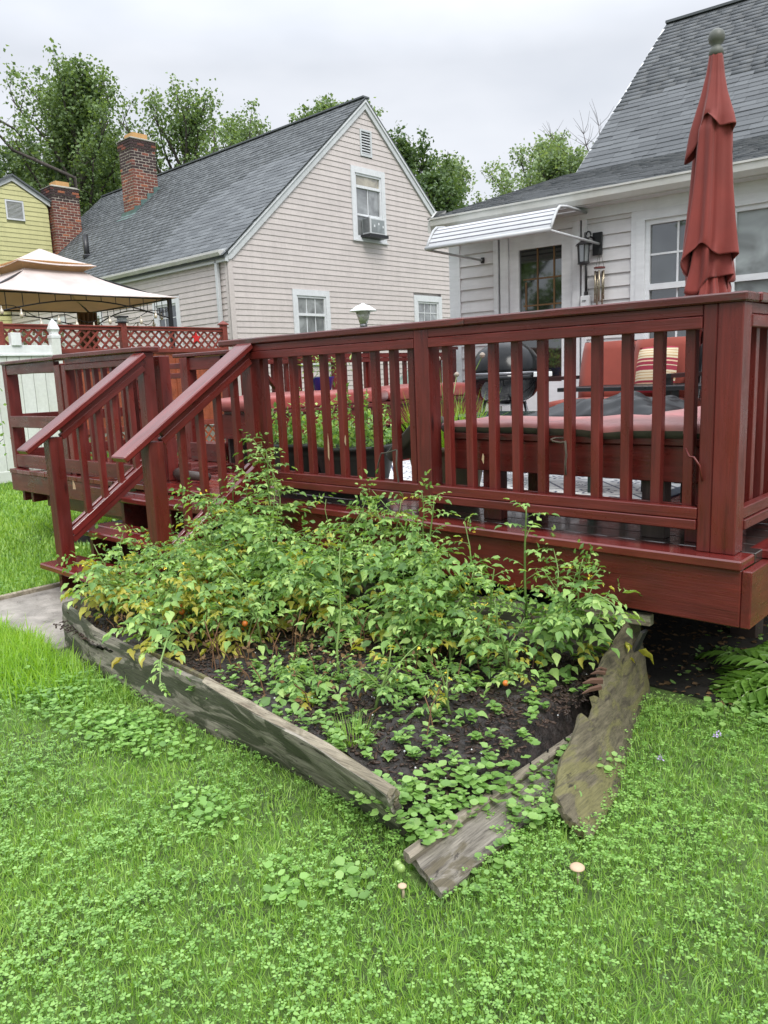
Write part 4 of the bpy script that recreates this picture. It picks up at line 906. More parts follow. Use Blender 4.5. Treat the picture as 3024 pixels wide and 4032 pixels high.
of = thing('lattice_fence', 'orange stained board fence with a red lattice top and capped posts', 'fence', (FX - .08, 4, GZ))
FO = FX - .09
yy = -.6; k = 0
while yy < 5.62:
    MB().bb((FO - .01, yy, .02 if yy > 2.6 else GZ + .05), (FO + .01, yy + .196, 1.22)).build('fence_board', M['orange'], of)
    if k % 2 == 0: MB().bb((FO + .011, yy - .02, .0), (FO + .025, yy + .02, 1.22)).build('batten', M['orange'], of)
    yy += .2; k += 1
board('rail', of, (FO + .02, -.6, 1.245), (FO + .02, 5.65, 1.245), .05, .07, M['orangered']); board('rail', of, (FO, -.6, 1.585), (FO, 5.65, 1.585), .05, .05, M['orangered'])
board('rail_cap', of, (FO, -.6, 1.622), (FO, 5.65, 1.622), .09, .022, M['orangered']); board('rail', of, (FO + .02, 2.6, .0), (FO + .02, 5.65, .0), .05, .09, M['orangered'])
def lattice(par, y0, y1, z0, z1, x, mat, step=.105, wd=.034):
    hgt = z1 - z0
    for s in (1, -1):
        y = y0 - hgt
        while y < y1:
            a = [y, z0] if s > 0 else [y + hgt, z0]; b = [y + hgt, z1] if s > 0 else [y, z1]
            (ya, za), (yb, zb) = a, b
            if s < 0: ya, za, yb, zb = yb, zb, ya, za
            # clip
            t0 = max(0, (y0 - ya) / (yb - ya)); t1 = min(1, (y1 - ya) / (yb - ya))
            if t1 - t0 > .12:
                P = (x + s * .006, ya + (yb - ya) * t0, za + (zb - za) * t0); Q = (x + s * .006, ya + (yb - ya) * t1, za + (zb - za) * t1)
                board('lattice_slat', par, P, Q, .010, wd, mat, up=(1, 0, 0) if False else (0, -(zb - za), (yb - ya)), bevel=0)
            y += step * 1.414
for a, b in ((.35, 1.72), (1.78, 3.60), (3.72, 5.56)): lattice(of, a, b, 1.28, 1.56, FO, M['orangered'])
lattice(of, 2.6, 5.5, -.38, -.04, FO, M['orange'], .12, .03)
for y, z in ((1.70, 1.66), (3.62, 1.68), (5.58, 1.68)):
    MB().bb((FO - .05, y, GZ), (FO + .05, y + .10, z)).build('post', M['orangered'], of, bevel=.004)
p_ = MB().bb((FO - .075, 3.595, 1.68), (FO + .075, 3.745, 1.70)).build('solar_cap', M['black'], of); MB().bb((FO - .055, 3.615, 1.70), (FO + .055, 3.725, 1.76)).build('cap_glass', M['glassblind'], p_)
MB().bb((FO - .08, 3.59, 1.76), (FO + .08, 3.75, 1.785)).build('cap_top', M['black'], p_)
MB().lathe([(.10, 1.68), (.10, 1.70), (.0, 1.76)], (FO, 5.63, 0), 4, M=Matrix.Rotation(math.pi / 4, 4, 'Z')).build('post_cap', M['orangered'], of)
star = MB(); pts = []
for k in range(10):
    a = math.pi / 2 + k * math.pi / 5; r_ = .10 if k % 2 == 0 else .045; pts.append((FO + .03, 5.02 + r_ * math.cos(a), 1.45 + r_ * math.sin(a)))
star.prism(pts, (.015, 0, 0)); o = star.build('star_ornament', simple('bright_red', (.55, .02, .02), .4)); tag(o, 'small bright red star ornament hung on the lattice near the fence end', 'ornament')

# ------------------------------------------------------------------ gazebo behind the fence
gz = thing('gazebo', 'beige two tier canopy gazebo on black posts behind the lattice fence', 'gazebo', (-12.4, 3.2, GZ))
GE = 2.14; gx0, gx1, gy0, gy1 = -13.9, -10.95, 1.72, 4.82
ax, ay = (gx0 + gx1) / 2, (gy0 + gy1) / 2
def tier(name, h0, h1, w0, w1, hem, mat, inner, sag=.08):
    """pyramid tier between half sizes w0 (bottom) and w1 (top) with a small hanging hem"""
    n = 10; V = []; F = []
    for j in range(n + 1):
        t = j / n; z = h0 + (h1 - h0) * (t ** 1.0) - sag * math.sin(math.pi * t) * .8; wx, wyy = w0[0] + (w1[0] - w0[0]) * t, w0[1] + (w1[1] - w0[1]) * t
        ring = []
        for s in range(4):
            c0 = [(-1, -1), (1, -1), (1, 1), (-1, 1)][s]; c1 = [(-1, -1), (1, -1), (1, 1), (-1, 1)][(s + 1) % 4]
            for q in range(8):
                f = q / 8; ring.append((ax + wx * (c0[0] + (c1[0] - c0[0]) * f), ay + wyy * (c0[1] + (c1[1] - c0[1]) * f), z - .03 * math.sin(math.pi * f) * (1 - t)))
        V += ring
    F = [(j * 32 + k, j * 32 + (k + 1) % 32, (j + 1) * 32 + (k + 1) % 32, (j + 1) * 32 + k) for j in range(n) for k in range(32)]
    V += [(x, y_, z - hem) for x, y_, z in V[:32]]; b = (n + 1) * 32; F += [(b + k, b + (k + 1) % 32, (k + 1) % 32, k) for k in range(32)]
    m = MB(); m.add(V, F); o = m.build(name, [mat, inner], gz)
    so_ = o.modifiers.new('thick', 'SOLIDIFY'); so_.thickness = .008; so_.offset = 1; so_.material_offset = 1; so_.material_offset_rim = 0
    return o
tier('canopy', GE, GE + .52, (1.55, 1.60), (.38, .42), .0, M['canopy'], M['canopyin'], .10)
tier('top_canopy', GE + .56, GE + .86, (.62, .66), (.02, .02), .0, M['canopy'], M['canopyin'], .03)
tier('vent_band', GE + .44, GE + .60, (.42, .46), (.56, .60), .0, M['canopyin'], M['canopyin'], .0)
for x in (gx0 + .05, gx1 - .05):
    for y in (gy0 + .05, gy1 - .05):
        board('post', gz, (x, y, GZ), (x, y, GE), .06, .06, M['black'], up=(0, 1, 0))
def arch(a, b, drop=.32):
    a, b = Vector(a), Vector(b); m = MB(); pts = [a + (b - a) * t + Vector((0, 0, -drop + drop * .75 * math.sin(math.pi * t))) for t in [i / 12 for i in range(13)]]
    m.tube(pts, .012, 6); m.tube([a, b], .014, 6)
    for i in range(1, 12): p = a + (b - a) * (i / 12); m.tube([p, pts[i]], .007, 4)
    m.build('arched_truss', M['black'], gz)
cs_ = [(gx0 + .05, gy0 + .05, GE - .02), (gx1 - .05, gy0 + .05, GE - .02), (gx1 - .05, gy1 - .05, GE - .02), (gx0 + .05, gy1 - .05, GE - .02)]
for i in range(4): arch(cs_[i], cs_[(i + 1) % 4])
for c in cs_: board('roof_strut', gz, c, (ax + (c[0] - ax) * .27, ay + (c[1] - ay) * .27, GE + .48), .025, .03, M['black'])
cu = MB(); 
V = []; 
for j in range(7):
    for k in range(13):
        t = k / 12; V.append((gx0 + .35 - .0 + .05 * math.sin(k * 2.2), gy1 - .45 + t * (.38 - .02 * j), GE - .04 - j * .28))
cu.add(V, [(j * 13 + k, j * 13 + k + 1, (j + 1) * 13 + k + 1, (j + 1) * 13 + k) for j in range(6) for k in range(12)]); o = cu.build('curtain', M['curtain'], None, smooth=True); o.modifiers.new('t', 'SOLIDIFY').thickness = .01
tag(o, 'brown gathered curtain tied at the far post of the gazebo', 'curtain')
sl_ = thing('string_lights', 'clear bulb string lights sagging along the gazebo edges', 'string lights', (gx1, ay, GE - .3))
m = MB(); bulbs = []
for (a, b) in ((cs_[1], cs_[2]), (cs_[3], cs_[2]), (cs_[0], cs_[3])):
    a, b = Vector(a), Vector(b); pts = []
    for i in range(33):
        t = i / 32; pts.append(a + (b - a) * t + Vector((.02, -.02, -.12 - .30 * abs(math.sin(math.pi * 1.0 * t)) ** .5 + .10 * math.sin(math.pi * 4 * t) ** 2)))
    m.tube(pts, .006, 4); bulbs += pts[2:31:3]
m.build('wire', M['black'], sl_)
bme = MB().lathe([(.004, 0), (.012, -.02), (.012, -.045), (.026, -.07), (.03, -.095), (.02, -.125), (.004, -.135)], (0, 0, 0), 8).mesh('bulb', glass('bulb_glass', (.45, .40, .30), .08), smooth=True)
for p in bulbs: place('bulb', bme, sl_, T(*p))

# ------------------------------------------------------------------ things on the deck
um = thing('patio_umbrella', 'closed brick red patio umbrella with grey ball finial behind the railing corner', 'umbrella', (-.82, 1.8, 0))
ux, uy = -.795, 1.825; UT = Matrix.Rotation(R(-1.2), 4, 'Y')
def drape(name, prof, fold=8, amp=.25, hem=.05, ph=0., n=96, mat='umbrella', hemf=3, gap=None):
    """hanging cloth: prof = [(r,z)...] top to bottom; folds deepen downwards, ragged hem at the end"""
    V = []; m_ = len(prof)
    for i, (r, z) in enumerate(prof):
        t = i / (m_ - 1)
        for k in range(n):
            a = 2 * math.pi * k / n
            f = 1 + amp * (.25 + .75 * t) * (math.sin(fold * a + ph + .8 * t) * .5 + .35 * math.sin((fold + 3) * a + 2.1 * ph - 1.1 * t) + .35 * math.sin((fold * 2 + 3) * a - ph + 1.9 * t * t)) + .02 * math.sin(19 * a + 3 * t)
            dz = hem * (t ** 3) * (math.sin(hemf * a + ph * 1.7) + .5 * math.sin((hemf + 2) * a + ph))
            V.append((ux + r * f * math.cos(a), uy + r * f * math.sin(a), z + dz))
    F = [(i * n + k, i * n + (k + 1) % n, (i + 1) * n + (k + 1) % n, (i + 1) * n + k) for i in range(m_ - 1) for k in range(n)]
    m = MB(); m.add(V, F); o = m.build(name, M[mat], um, smooth=True); s_ = o.modifiers.new('t', 'SOLIDIFY'); s_.thickness = .004; return o
def ipr(pts, n):
    out = []
    for i in range(n):
        t = i / (n - 1) * (len(pts) - 1); j = min(int(t), len(pts) - 2); f = t - j; f = f * f * (3 - 2 * f) * .35 + f * .65
        out.append(tuple(pts[j][q] + (pts[j + 1][q] - pts[j][q]) * f for q in (0, 1)))
    return out
ZT = 2.47
MB().tube([(ux, uy, 0.02), (ux, uy, 2.40)], .022, 12).build('pole', M['black'], um, smooth=True)
MB().lathe([(.0, 2.505), (.022, 2.50), (.038, 2.485), (.044, 2.46), (.038, 2.435), (.024, 2.42), (.026, 2.41), (.036, 2.40), (.040, 2.375), (.030, 2.36), (.020, 2.36)][::-1], (ux, uy, 0), 20).build('finial', simple('grey_finial', (.085, .09, .075), .5), um, smooth=True)
drape('top_vent', ipr([(.034, 2.372), (.046, 2.27), (.070, 2.15), (.100, 2.03), (.112, 1.95)], 22), 3, .34, .095, 2.36, hemf=2)
drape('upper_canopy', ipr([(.035, 2.14), (.065, 2.08), (.095, 1.98), (.098, 1.85), (.108, 1.66), (.125, 1.45), (.135, 1.33), (.140, 1.27)], 30), 4, .36, .085, 2.36, hemf=2)
drape('lower_canopy', ipr([(.07, 1.50), (.105, 1.34), (.112, 1.22), (.118, 1.15)], 14), 4, .40, .05, 2.2, hemf=3)
drape('inner_folds', ipr([(.06, 1.30), (.090, 1.18), (.115, 1.08), (.128, 1.02)], 14), 9, .26, .03, 3.3, hemf=4)
drape('folded_tips', ipr([(.05, 1.10), (.075, .98), (.07, .90), (.055, .84)], 12), 5, .38, .05, .9, hemf=4)
o = MB().lathe([(.24, 0), (.24, .05), (.05, .10), (.035, .30)], (ux, uy, 0), 20).build('base', M['black'], um)

kg = thing('kettle_grill', 'round black kettle grill with a shiny lid behind the front railing', 'grill', (-2.43, 2.17, 0))
kx, ky, kz, kr = -2.43, 2.17, .675, .285
MB().lathe([(.0, .24), (.06, .236), (.14, .212), (.205, .165), (.255, .10), (.280, .03), (.287, .0), (.283, -.004), (.275, .0)][::-1], (kx, ky, kz + .006), 40, cap=False).build('lid', simple('wet_enamel_lid', (.006, .0065, .007), .16, 0, .6, 9), kg, smooth=True); bpy.data.materials['wet_enamel_lid'].node_tree.nodes['Principled BSDF'].inputs['Specular IOR Level'].default_value = .22
MB().lathe([(.287, 0), (.283, -.04), (.262, -.10), (.215, -.165), (.14, -.215), (.06, -.238), (.0, -.243)][::-1], (kx, ky, kz - .004), 40).build('bowl', M['enamel'], kg, smooth=True)
MB().lathe([(.286, -.006), (.293, 0), (.293, .006), (.286, .012)], (kx, ky, kz), 40, cap=False).build('rim', M['chrome'], kg, smooth=True)
for a in (-2.4, -.7, 1.1):
    x1, y1 = kx + .16 * math.cos(a), ky + .16 * math.sin(a); x2, y2 = kx + .27 * math.cos(a), ky + .27 * math.sin(a)
    MB().tube([(x1, y1, kz - .20), (x2, y2, .02)], .014, 8).build('leg', M['chrome'], kg, smooth=True)
MB().tube([(kx + .0, ky - .03, kz + .25), (kx, ky - .03, kz + .285), (kx, ky + .05, kz + .285), (kx, ky + .05, kz + .25)], .009, 6).build('lid_handle', M['black'], kg)
hx, hy = kx + .285 * .79, ky + .285 * .0 + .06
MB().tube([(kx + .27, ky + .10, kz), (kx + .335, ky + .09, kz + .01), (kx + .345, ky - .01, kz + .01), (kx + .285, ky - .02, kz)], .010, 6).build('side_handle', M['black'], kg)
MB().bb((kx + .29, ky - .075, kz - .03), (kx + .43, ky - .04, kz + .005)).build('thermometer_box', M['vinyl_clean'], kg, bevel=.004)
MB().lathe([(.09, .28), (.09, .30), (.02, .31)], (kx, ky, 0), 20).build('ash_pan', M['chrome'], kg)

ct = thing('coffee_table', 'low black slatted metal coffee table in front of the red sofa', 'table', (-1.4, 2.45, 0))
MB().bb((-2.05, 2.28, .525), (-.85, 2.31, .555)).build('front_rail', M['black'], ct, bevel=.003); MB().bb((-2.05, 2.86, .525), (-.85, 2.89, .555)).build('rear_rail', M['black'], ct)
for x in (-2.05, -.88): MB().bb((x, 2.31, .525), (x + .03, 2.86, .555)).build('end_rail', M['black'], ct)
for k in range(14): MB().bb((-2.01 + k * .081, 2.31, .54), (-2.01 + k * .081 + .066, 2.86, .552)).build('slat', M['black'], ct)
for x in (-2.0, -.93):
    for y in (2.31, 2.84): MB().bb((x, y, 0), (x + .03, y + .03, .525)).build('leg', M['black'], ct)
for x in (-1.75, -1.2): MB().bb((x, 2.315, .46), (x + .05, 2.33, .525)).build('bracket', M['black'], ct)
tin = thing('citronella_tin', 'pale green tin with a cream rim on the black coffee table', 'tin', (-.95, 2.42, .555))
MB().lathe([(.040, .556), (.050, .675)], (-.95, 2.40, 0), 18).build('body', simple('pale_green', (.42, .50, .34), .4), tin, smooth=True); MB().lathe([(.052, .672), (.056, .678), (.056, .692), (.045, .694)], (-.95, 2.40, 0), 18).build('rim', simple('cream', (.62, .55, .33), .5), tin)
def sofa(x0, x1, y, label, arms=True):
    t = thing('patio_sofa', label, 'sofa', ((x0 + x1) / 2, y, 0))
    for x in ((x0, x1) if arms else (x0, x1)):
        MB().bb((x - .02, y - .55, 0), (x + .02, y - .51, .60)).build('leg', M['black'], t); MB().bb((x - .02, y + .08, 0), (x + .02, y + .12, .40)).build('leg', M['black'], t)
        MB().tube([(x, y + .08, .36), (x, y + .13, .62), (x, y + .20, .91)], .02, 6).build('back_post', M['black'], t)
        MB().bb((x - .025, y - .56, .60), (x + .025, y + .12, .63)).build('arm', M['black'], t)
    MB().bb((x0, y - .55, .26), (x1, y - .52, .31)).build('seat_rail', M['black'], t); MB().bb((x0, y + .19, .88), (x1, y + .22, .91)).build('back_rail', M['black'], t)
    for k in range(9):
        xx = x0 + (x1 - x0) * (k + .5) / 9; MB().tube([(xx, y + .09, .36), (xx, y + .20, .90)], .008, 5).build('back_bar', M['black'], t)
    n = max(1, round((x1 - x0) / .62)); wd = (x1 - x0 - .06) / n
    for k in range(n):
        a = x0 + .03 + k * wd
        cushion('seat_cushion', (a, y - .56, .31), (a + wd - .008, y + .06, .43), M['cushion'], t, seed=20 + k, puff=.02, amp=.004)
        cushion('back_cushion', (a, -.06, -.24), (a + wd - .008, .08, .24), M['cushion'], t, seed=30 + k, puff=.012, amp=.005, M0=Matrix.Identity(4)).matrix_basis = FR[t][1].inverted() @ T(a + wd / 2, y + .07, .655) @ Matrix.Rotation(R(-14), 4, 'X')
    return t
sofa(-2.42, -1.42, 3.25, 'black metal patio sofa with plump red cushions facing the yard beside the back door')
sofa(-1.34, -.70, 3.15, 'black metal patio chair with red cushions to the right of the sofa, behind the umbrella')
pil = MB(); nn_ = 12
V = []
for s in (-1, 1):
    for j in range(nn_ + 1):
        for k in range(nn_ + 1):
            u, v_ = k / nn_ * 2 - 1, j / nn_ * 2 - 1; V.append((u * .165 * (1 - .06 * v_ * v_), s * .055 * (1 - u ** 4) * (1 - v_ ** 4) * (1), v_ * .185 * (1 - .05 * u * u)))
F = []
for s in range(2):
    b = s * (nn_ + 1) ** 2; F += [(b + j * (nn_ + 1) + k, b + j * (nn_ + 1) + k + 1, b + (j + 1) * (nn_ + 1) + k + 1, b + (j + 1) * (nn_ + 1) + k) for j in range(nn_) for k in range(nn_)]
t_ = NT('striped_pillow'); tcn = t_.n('TexCoord'); sx_ = t_.n('SeparateXYZ'); t_.l(tcn.outputs['Object'], sx_.inputs[0]); fz = t_.math('FRACT', t_.math('MULTIPLY', sx_.outputs[2], 5.6))
rp = t_.n('ValToRGB'); t_.l(fz, rp.inputs[0]); rp.color_ramp.interpolation = 'CONSTANT'; el = rp.color_ramp.elements
stp = [(0, (.25, .02, .04)), (.12, (.50, .42, .28)), (.16, (.25, .02, .04)), (.30, (.55, .38, .25)), (.36, (.25, .02, .04)), (.46, (.52, .45, .31)), (.54, (.34, .18, .06)), (.58, (.52, .45, .31)), (.68, (.40, .22, .08)), (.71, (.52, .45, .31)), (.80, (.30, .16, .06)), (.83, (.52, .45, .31)), (.92, (.25, .02, .04))]
while len(el) < len(stp): el.new(.5)
for i, (p, c) in enumerate(stp): el[i].position = p; el[i].color = (*c, 1)
t_.col(rp.outputs[0]).rough(.85)
pil.add(V, F); me = pil.mesh('striped_pillow', t_.m, smooth=True); o = place('striped_pillow', me, None, T(-1.66, 3.13, .66) @ Matrix.Rotation(R(-14), 4, 'X')); tag(o, 'striped maroon and cream pillow leaning on the red sofa back', 'pillow')
# crumpled cover over a folded lounger, green box lid
cb = thing('low_table', 'low dark green table behind the pink bench cushions, left of the cover', 'table', (-1.5, 1.2, 0))
[MB().bb((a, b, .0), (a + .04, b + .04, .40)).build('leg', simple('dark_green_leg', (.012, .03, .022), .4), cb) for a in (-2.08, -1.14) for b in (1.04, 1.44)]; MB().bb((-2.13, 1.0, .40), (-1.08, 1.52, .432)).build('lid', simple('wet_green_lid', (.014, .032, .024), .15), cb, bevel=.006)
bm = bmesh.new(); bmesh.ops.create_grid(bm, x_segments=70, y_segments=34, size=1)
for q in bm.verts:
    x, y = q.co.x, q.co.y; e = max(0, 1 - abs(x) ** 4) * max(0, 1 - abs(y) ** 3)
    h = .13 * e * (.75 + .3 * math.sin(2.2 * x + .9)) + e * (.03 * abs(math.sin(4.3 * x - 5 * y + 2 * math.sin(3 * x))) + .018 * math.sin(9 * x + 4 * y) + .014 * math.sin(17 * x - 9 * y + 1) + .010 * math.sin(5 * x * y * 6 + 13 * y) + .02 * abs(math.sin(6 * x + 2.5 * y + .5)))
    q.co = Vector((-1.06 + x * .47, 1.18 + y * .27, .435 + h * .62))
bmesh.ops.recalc_face_normals(bm, faces=bm.faces); me = bpy.data.meshes.new('grill_cover'); 
for q in bm.verts: q.co -= Vector((-1.06, 1.18, .435))
bm.to_mesh(me); bm.free(); me.polygons.foreach_set('use_smooth', [True] * len(me.polygons)); me.materials.append(M['vinylcover']); M['vinylcover'].node_tree.nodes['Principled BSDF'].inputs['Specular IOR Level'].default_value = .3; M['vinylcover'].node_tree.nodes['Principled BSDF'].inputs['Sheen Weight'].default_value = 0
o = place('vinyl_cover', me, None, T(-1.06, 1.18, .435)); o.modifiers.new('t', 'SOLIDIFY').thickness = .006; tag(o, 'crumpled wet black vinyl cover lying in front of the coffee table', 'cover')
MB().bb((-1.05, 1.0, .38), (-.66, 1.46, .43)).bb((-.9, 1.2, .0), (-.82, 1.28, .38)).build('side_table', M['black'], None); tag(bpy.data.objects['side_table'], 'low black stand hidden under the crumpled vinyl cover', 'stand')
# rug
rg_ = thing('outdoor_rug', 'white outdoor rug with blue scroll pattern and navy border on the deck', 'rug', (-1.9, 2.2, .002))
MB().bb((-3.2, .80, .001), (-.79, 3.6, .006)).build('pattern_field', M['rug'], rg_); MB().bb((-.79, .74, .001), (-.70, 3.7, .0075)).build('border', M['navy'], rg_); MB().bb((-3.3, .72, .001), (-.79, .80, .0075)).build('border', M['navy'], rg_)

# planters
def planter(x, y, r, h, mat, label, kind, seed):
    t = thing('planter_pot', label, 'planter', (x, y, 0)); rg = np.random.default_rng(seed)
    MB().lathe([(r * .74, .0), (r * .80, h * .3), (r * .93, h * .72), (r * .935, h * .74), (r * .95, h * .76), (r * .94, h * .80), (r * .97, h * .90), (r * 1.04, h * .91), (r * 1.05, h), (r * .97, h), (r * .95, h * .88)], (x, y, 0), 40).build('pot', M[mat], t, smooth=True)
    MB().lathe([(r * .95, h * .90), (0.001, h * .92)], (x, y, 0), 30, cap=False).build('potting_soil', M['soil'], t)
    if 'g' in kind:   # grassy clump
        n = 360; a = rg.uniform(0, 6.28, n); q = r * .8 * np.sqrt(rg.uniform(0, 1, n)); P = np.stack([x + (.05 if 'm' in kind else 0) + q * np.cos(a), y + q * np.sin(a), np.full(n, h * .9)], 1)
        lean = rg.uniform(.1, .8, n); d = np.stack([np.cos(a + rg.normal(0, .8, n)) * lean, np.sin(a + rg.normal(0, .8, n)) * lean, np.ones(n)], 1); Cc = nrm(d); hint = sph(n); A = nrm(np.cross(Cc, hint)); B = np.cross(Cc, A)
        V, F = inst(*BLADE, P, A, B, Cc, np.full(n, .0048), rg.uniform(.05, .35, n), rg.uniform(.12, .38, n)); place('grass_clump', arrmesh('grass_clump', V, F, M['grasslong'] if 'y' in kind else M['grass']), t, Matrix.Identity(4), kind='stuff')
    if 'm' in kind:   # leafy herb mass
        n = 850; a = rg.uniform(0, 6.28, n); q = r * 1.05 * np.sqrt(rg.uniform(0, 1, n)); zz = h + rg.uniform(-.05, .22, n) * (1 - (q / r / 1.5) ** 2) * (.6 + .4 * np.sin(3 * a + seed)) + (rg.uniform(0, 1, n) ** 6) * .15
        P = np.stack([x - (.03 if 'g' in kind else 0) + q * np.cos(a), y + q * np.sin(a), zz], 1); B = nrm(sph(n) + [0, 0, .3]); A, B, Cc = axes(B, sph(n) + np.array([0, 0, 1.2]))
        s_ = rg.uniform(.018, .045, n); V, F = inst(*LEAF4, P, A, B, Cc, s_ * .8, s_, s_); place('herb_leaves', arrmesh('herb_leaves', V, F, M['leaf_tom']), t, Matrix.Identity(4), kind='stuff')
        for k in range(5):
            a = rg.uniform(0, 6.28); h2 = rg.uniform(.22, .42); p0 = Vector((x + .5 * r * math.cos(a), y + .5 * r * math.sin(a), h * .9)); p1 = p0 + Vector((.08 * math.cos(a), .08 * math.sin(a), h2))
            MB().tube([p0, (p0 + p1) / 2 + Vector((.01, .01, .0)), p1], .003, 4).build('herb_stalk', M['stem'], t)
            nn = 26; f = rg.uniform(.3, 1, nn); P = np.array(p0)[None] + f[:, None] * np.array(p1 - p0)[None]; A, B, Cc = axes(sph(nn) + [0, 0, .2], np.tile([0, 0, 1.], (nn, 1)) + .3 * sph(nn)); s_ = rg.uniform(.02, .036, nn)
            V, F = inst(*LEAF4, P, A, B, Cc, s_ * .7, s_, s_); place('stalk_leaves', arrmesh('stalk_leaves', V, F, M['leaf_tom']), t, Matrix.Identity(4), kind='stuff')
    if 'f' in kind:   # seed heads on tall stalks
        for k in range(5):
            a = rg.uniform(0, 6.28); p0 = Vector((x, y, h * .9)); p1 = p0 + Vector((.22 * math.cos(a), .15 * math.sin(a), rg.uniform(.38, .58)))
            MB().tube([p0, (p0 + p1) / 2 + Vector((0, 0, .05)), p1], .0028, 4).build('flower_stalk', M['stem'], t); MB().lathe([(.0, -.014), (.012, -.006), (.016, .004), (.010, .014), (0, .018)], tuple(p1), 7).build('seed_head', simple('dry_seed_head', (.35, .30, .25), .9) if k == 0 and 'dry_seed_head' not in bpy.data.materials else bpy.data.materials['dry_seed_head'], t)
planter(-2.86, .46, .24, .30, 'pot_dark', 'dark round planter with leafy herbs, leftmost of the three behind the railing', 'm', 1)
planter(-2.36, .43, .25, .30, 'pot_dark', 'dark round planter with mixed leafy herbs, middle of the three', 'm', 2)
planter(-1.67, .45, .22, .32, 'pot_beige', 'beige round planter of tall grassy chives left of the middle railing post', 'gyf', 3)
bp = thing('blue_pot', 'small blue pot with a sprawling plant on the far bench', 'flower pot', (-4.35, 2.05, .57)); MB().lathe([(.07, .56), (.11, .70), (.115, .705), (.10, .70)], (-4.35, 2.05, 0), 20).build('pot', simple('blue_glaze', (.01, .03, .30), .2), bp, smooth=True)
n = 160; P = np.array([-4.35, 2.05, .82]) + RNG.normal(size=(n, 3)) * [.07, .12, .10]; A, B, Cc = axes(sph(n), np.tile([0, 0, 1.], (n, 1)) + .4 * sph(n)); s_ = rnd(n, .03, .06); V, F = inst(*LEAF4, P, A, B, Cc, s_ * .35, s_ * 1.3, s_); place('leaves', arrmesh('leaves', V, F, M['leaf_tom']), bp, Matrix.Identity(4), kind='stuff')
MB().tube([(-4.35, 2.05, .70), (-4.36, 2.04, .85), (-4.33, 2.1, .95)], .005, 5).build('stem', M['stem'], bp)
# small ball foot of a stored table leg on the landing
o = MB().tube([(-3.98, .22, .05), (-3.90, .20, .055), (-3.84, .20, .05), (-3.6, .21, .05)], [.045, .05, .035, .03], 12).build('turned_leg', M['darkwood'], None, smooth=True); tag(o, 'dark turned wooden leg lying on the deck between the handrails', 'wooden leg')

# path lamp beyond the far railing
lp = thing('lamp_post', 'garden lamp post with a conical white hat beyond the far railing', 'lamp post', (-7.58, 6.0, GZ))
LX, LY = -7.58, 6.0
MB().tube([(LX, LY, GZ), (LX, LY, 1.42)], .035, 12).build('pole', M['black'], lp, smooth=True); MB().lathe([(.05, 1.40), (.06, 1.46), (.05, 1.50)], (LX, LY, 0), 16).build('neck', M['chrome'], lp)
MB().lathe([(.06, 1.49), (.12, 1.68)], (LX, LY, 0), 20).build('glass_globe', glass('ribbed_glass', (.42, .42, .36), .2), lp, smooth=True); MB().lathe([(.215, 1.675), (.205, 1.69), (.10, 1.76), (.03, 1.785), (.02, 1.80), (0, 1.80)], (LX, LY, 0), 28).build('hat', M['vinyl_clean'], lp, smooth=True)
# parked car in the driveway gap
car = thing('parked_car', 'silver grey parked car glimpsed through the far balusters between the houses', 'car', (-8.2, 9.0, GZ), R(8), local=True)
def carbody(prof, w0, w1, name, mat):
    """prof: list of (y, z) outline; body width narrows upward from w0 to w1"""
    zs = [p[1] for p in prof]; a, b = min(zs), max(zs); V = []
    for s in (-1, 1):
        for y, z in prof: V.append((s * (w0 + (w1 - w0) * (z - a) / (b - a)), y, z))
    n = len(prof); F = [tuple(range(n)), tuple(range(2 * n - 1, n - 1, -1))] + [(i, (i + 1) % n, n + (i + 1) % n, n + i) for i in range(n)]
    m = MB(); m.add(V, F); return m.build(name, mat, car, bevel=.03, smooth=False)
pt = simple('silver_paint', (.42, .44, .46), .25, .3)
carbody([(-2.1, .35), (-2.2, .55), (-2.15, .85), (-1.2, 1.02), (-.9, 1.05), (1.7, 1.05), (2.2, .95), (2.25, .5), (2.1, .3)], .90, .82, 'body', pt)
carbody([(-1.15, 1.02), (-.35, 1.52), (.2, 1.58), (1.3, 1.54), (1.95, 1.05)], .80, .62, 'cabin', glass('car_glass', (.10, .16, .13), .06)); carbody([(-.33, 1.54), (.2, 1.595), (1.28, 1.555), (1.1, 1.50), (-.2, 1.50)], .64, .60, 'roof', pt)  # cabin glass coloured green to imitate reflected trees
for x in (-.85, .85):
    for y in (-1.4, 1.4):
        w_ = MB().lathe([(.30, -.10), (.33, -.08), (.33, .08), (.30, .10)], (x, y, .33), 20, M=Matrix.Rotation(R(90), 4, 'Y')).build('wheel', M['black'], car, smooth=False); MB().lathe([(.19, -.105), (.19, .105)], (x, y, .33), 14, M=Matrix.Rotation(R(90), 4, 'Y')).build('rim', M['chrome'], w_)
for x in (-.62, .62): MB().box((x, -2.18, .72), (.34, .06, .14)).build('headlight', M['glassblind'], car, bevel=.01)

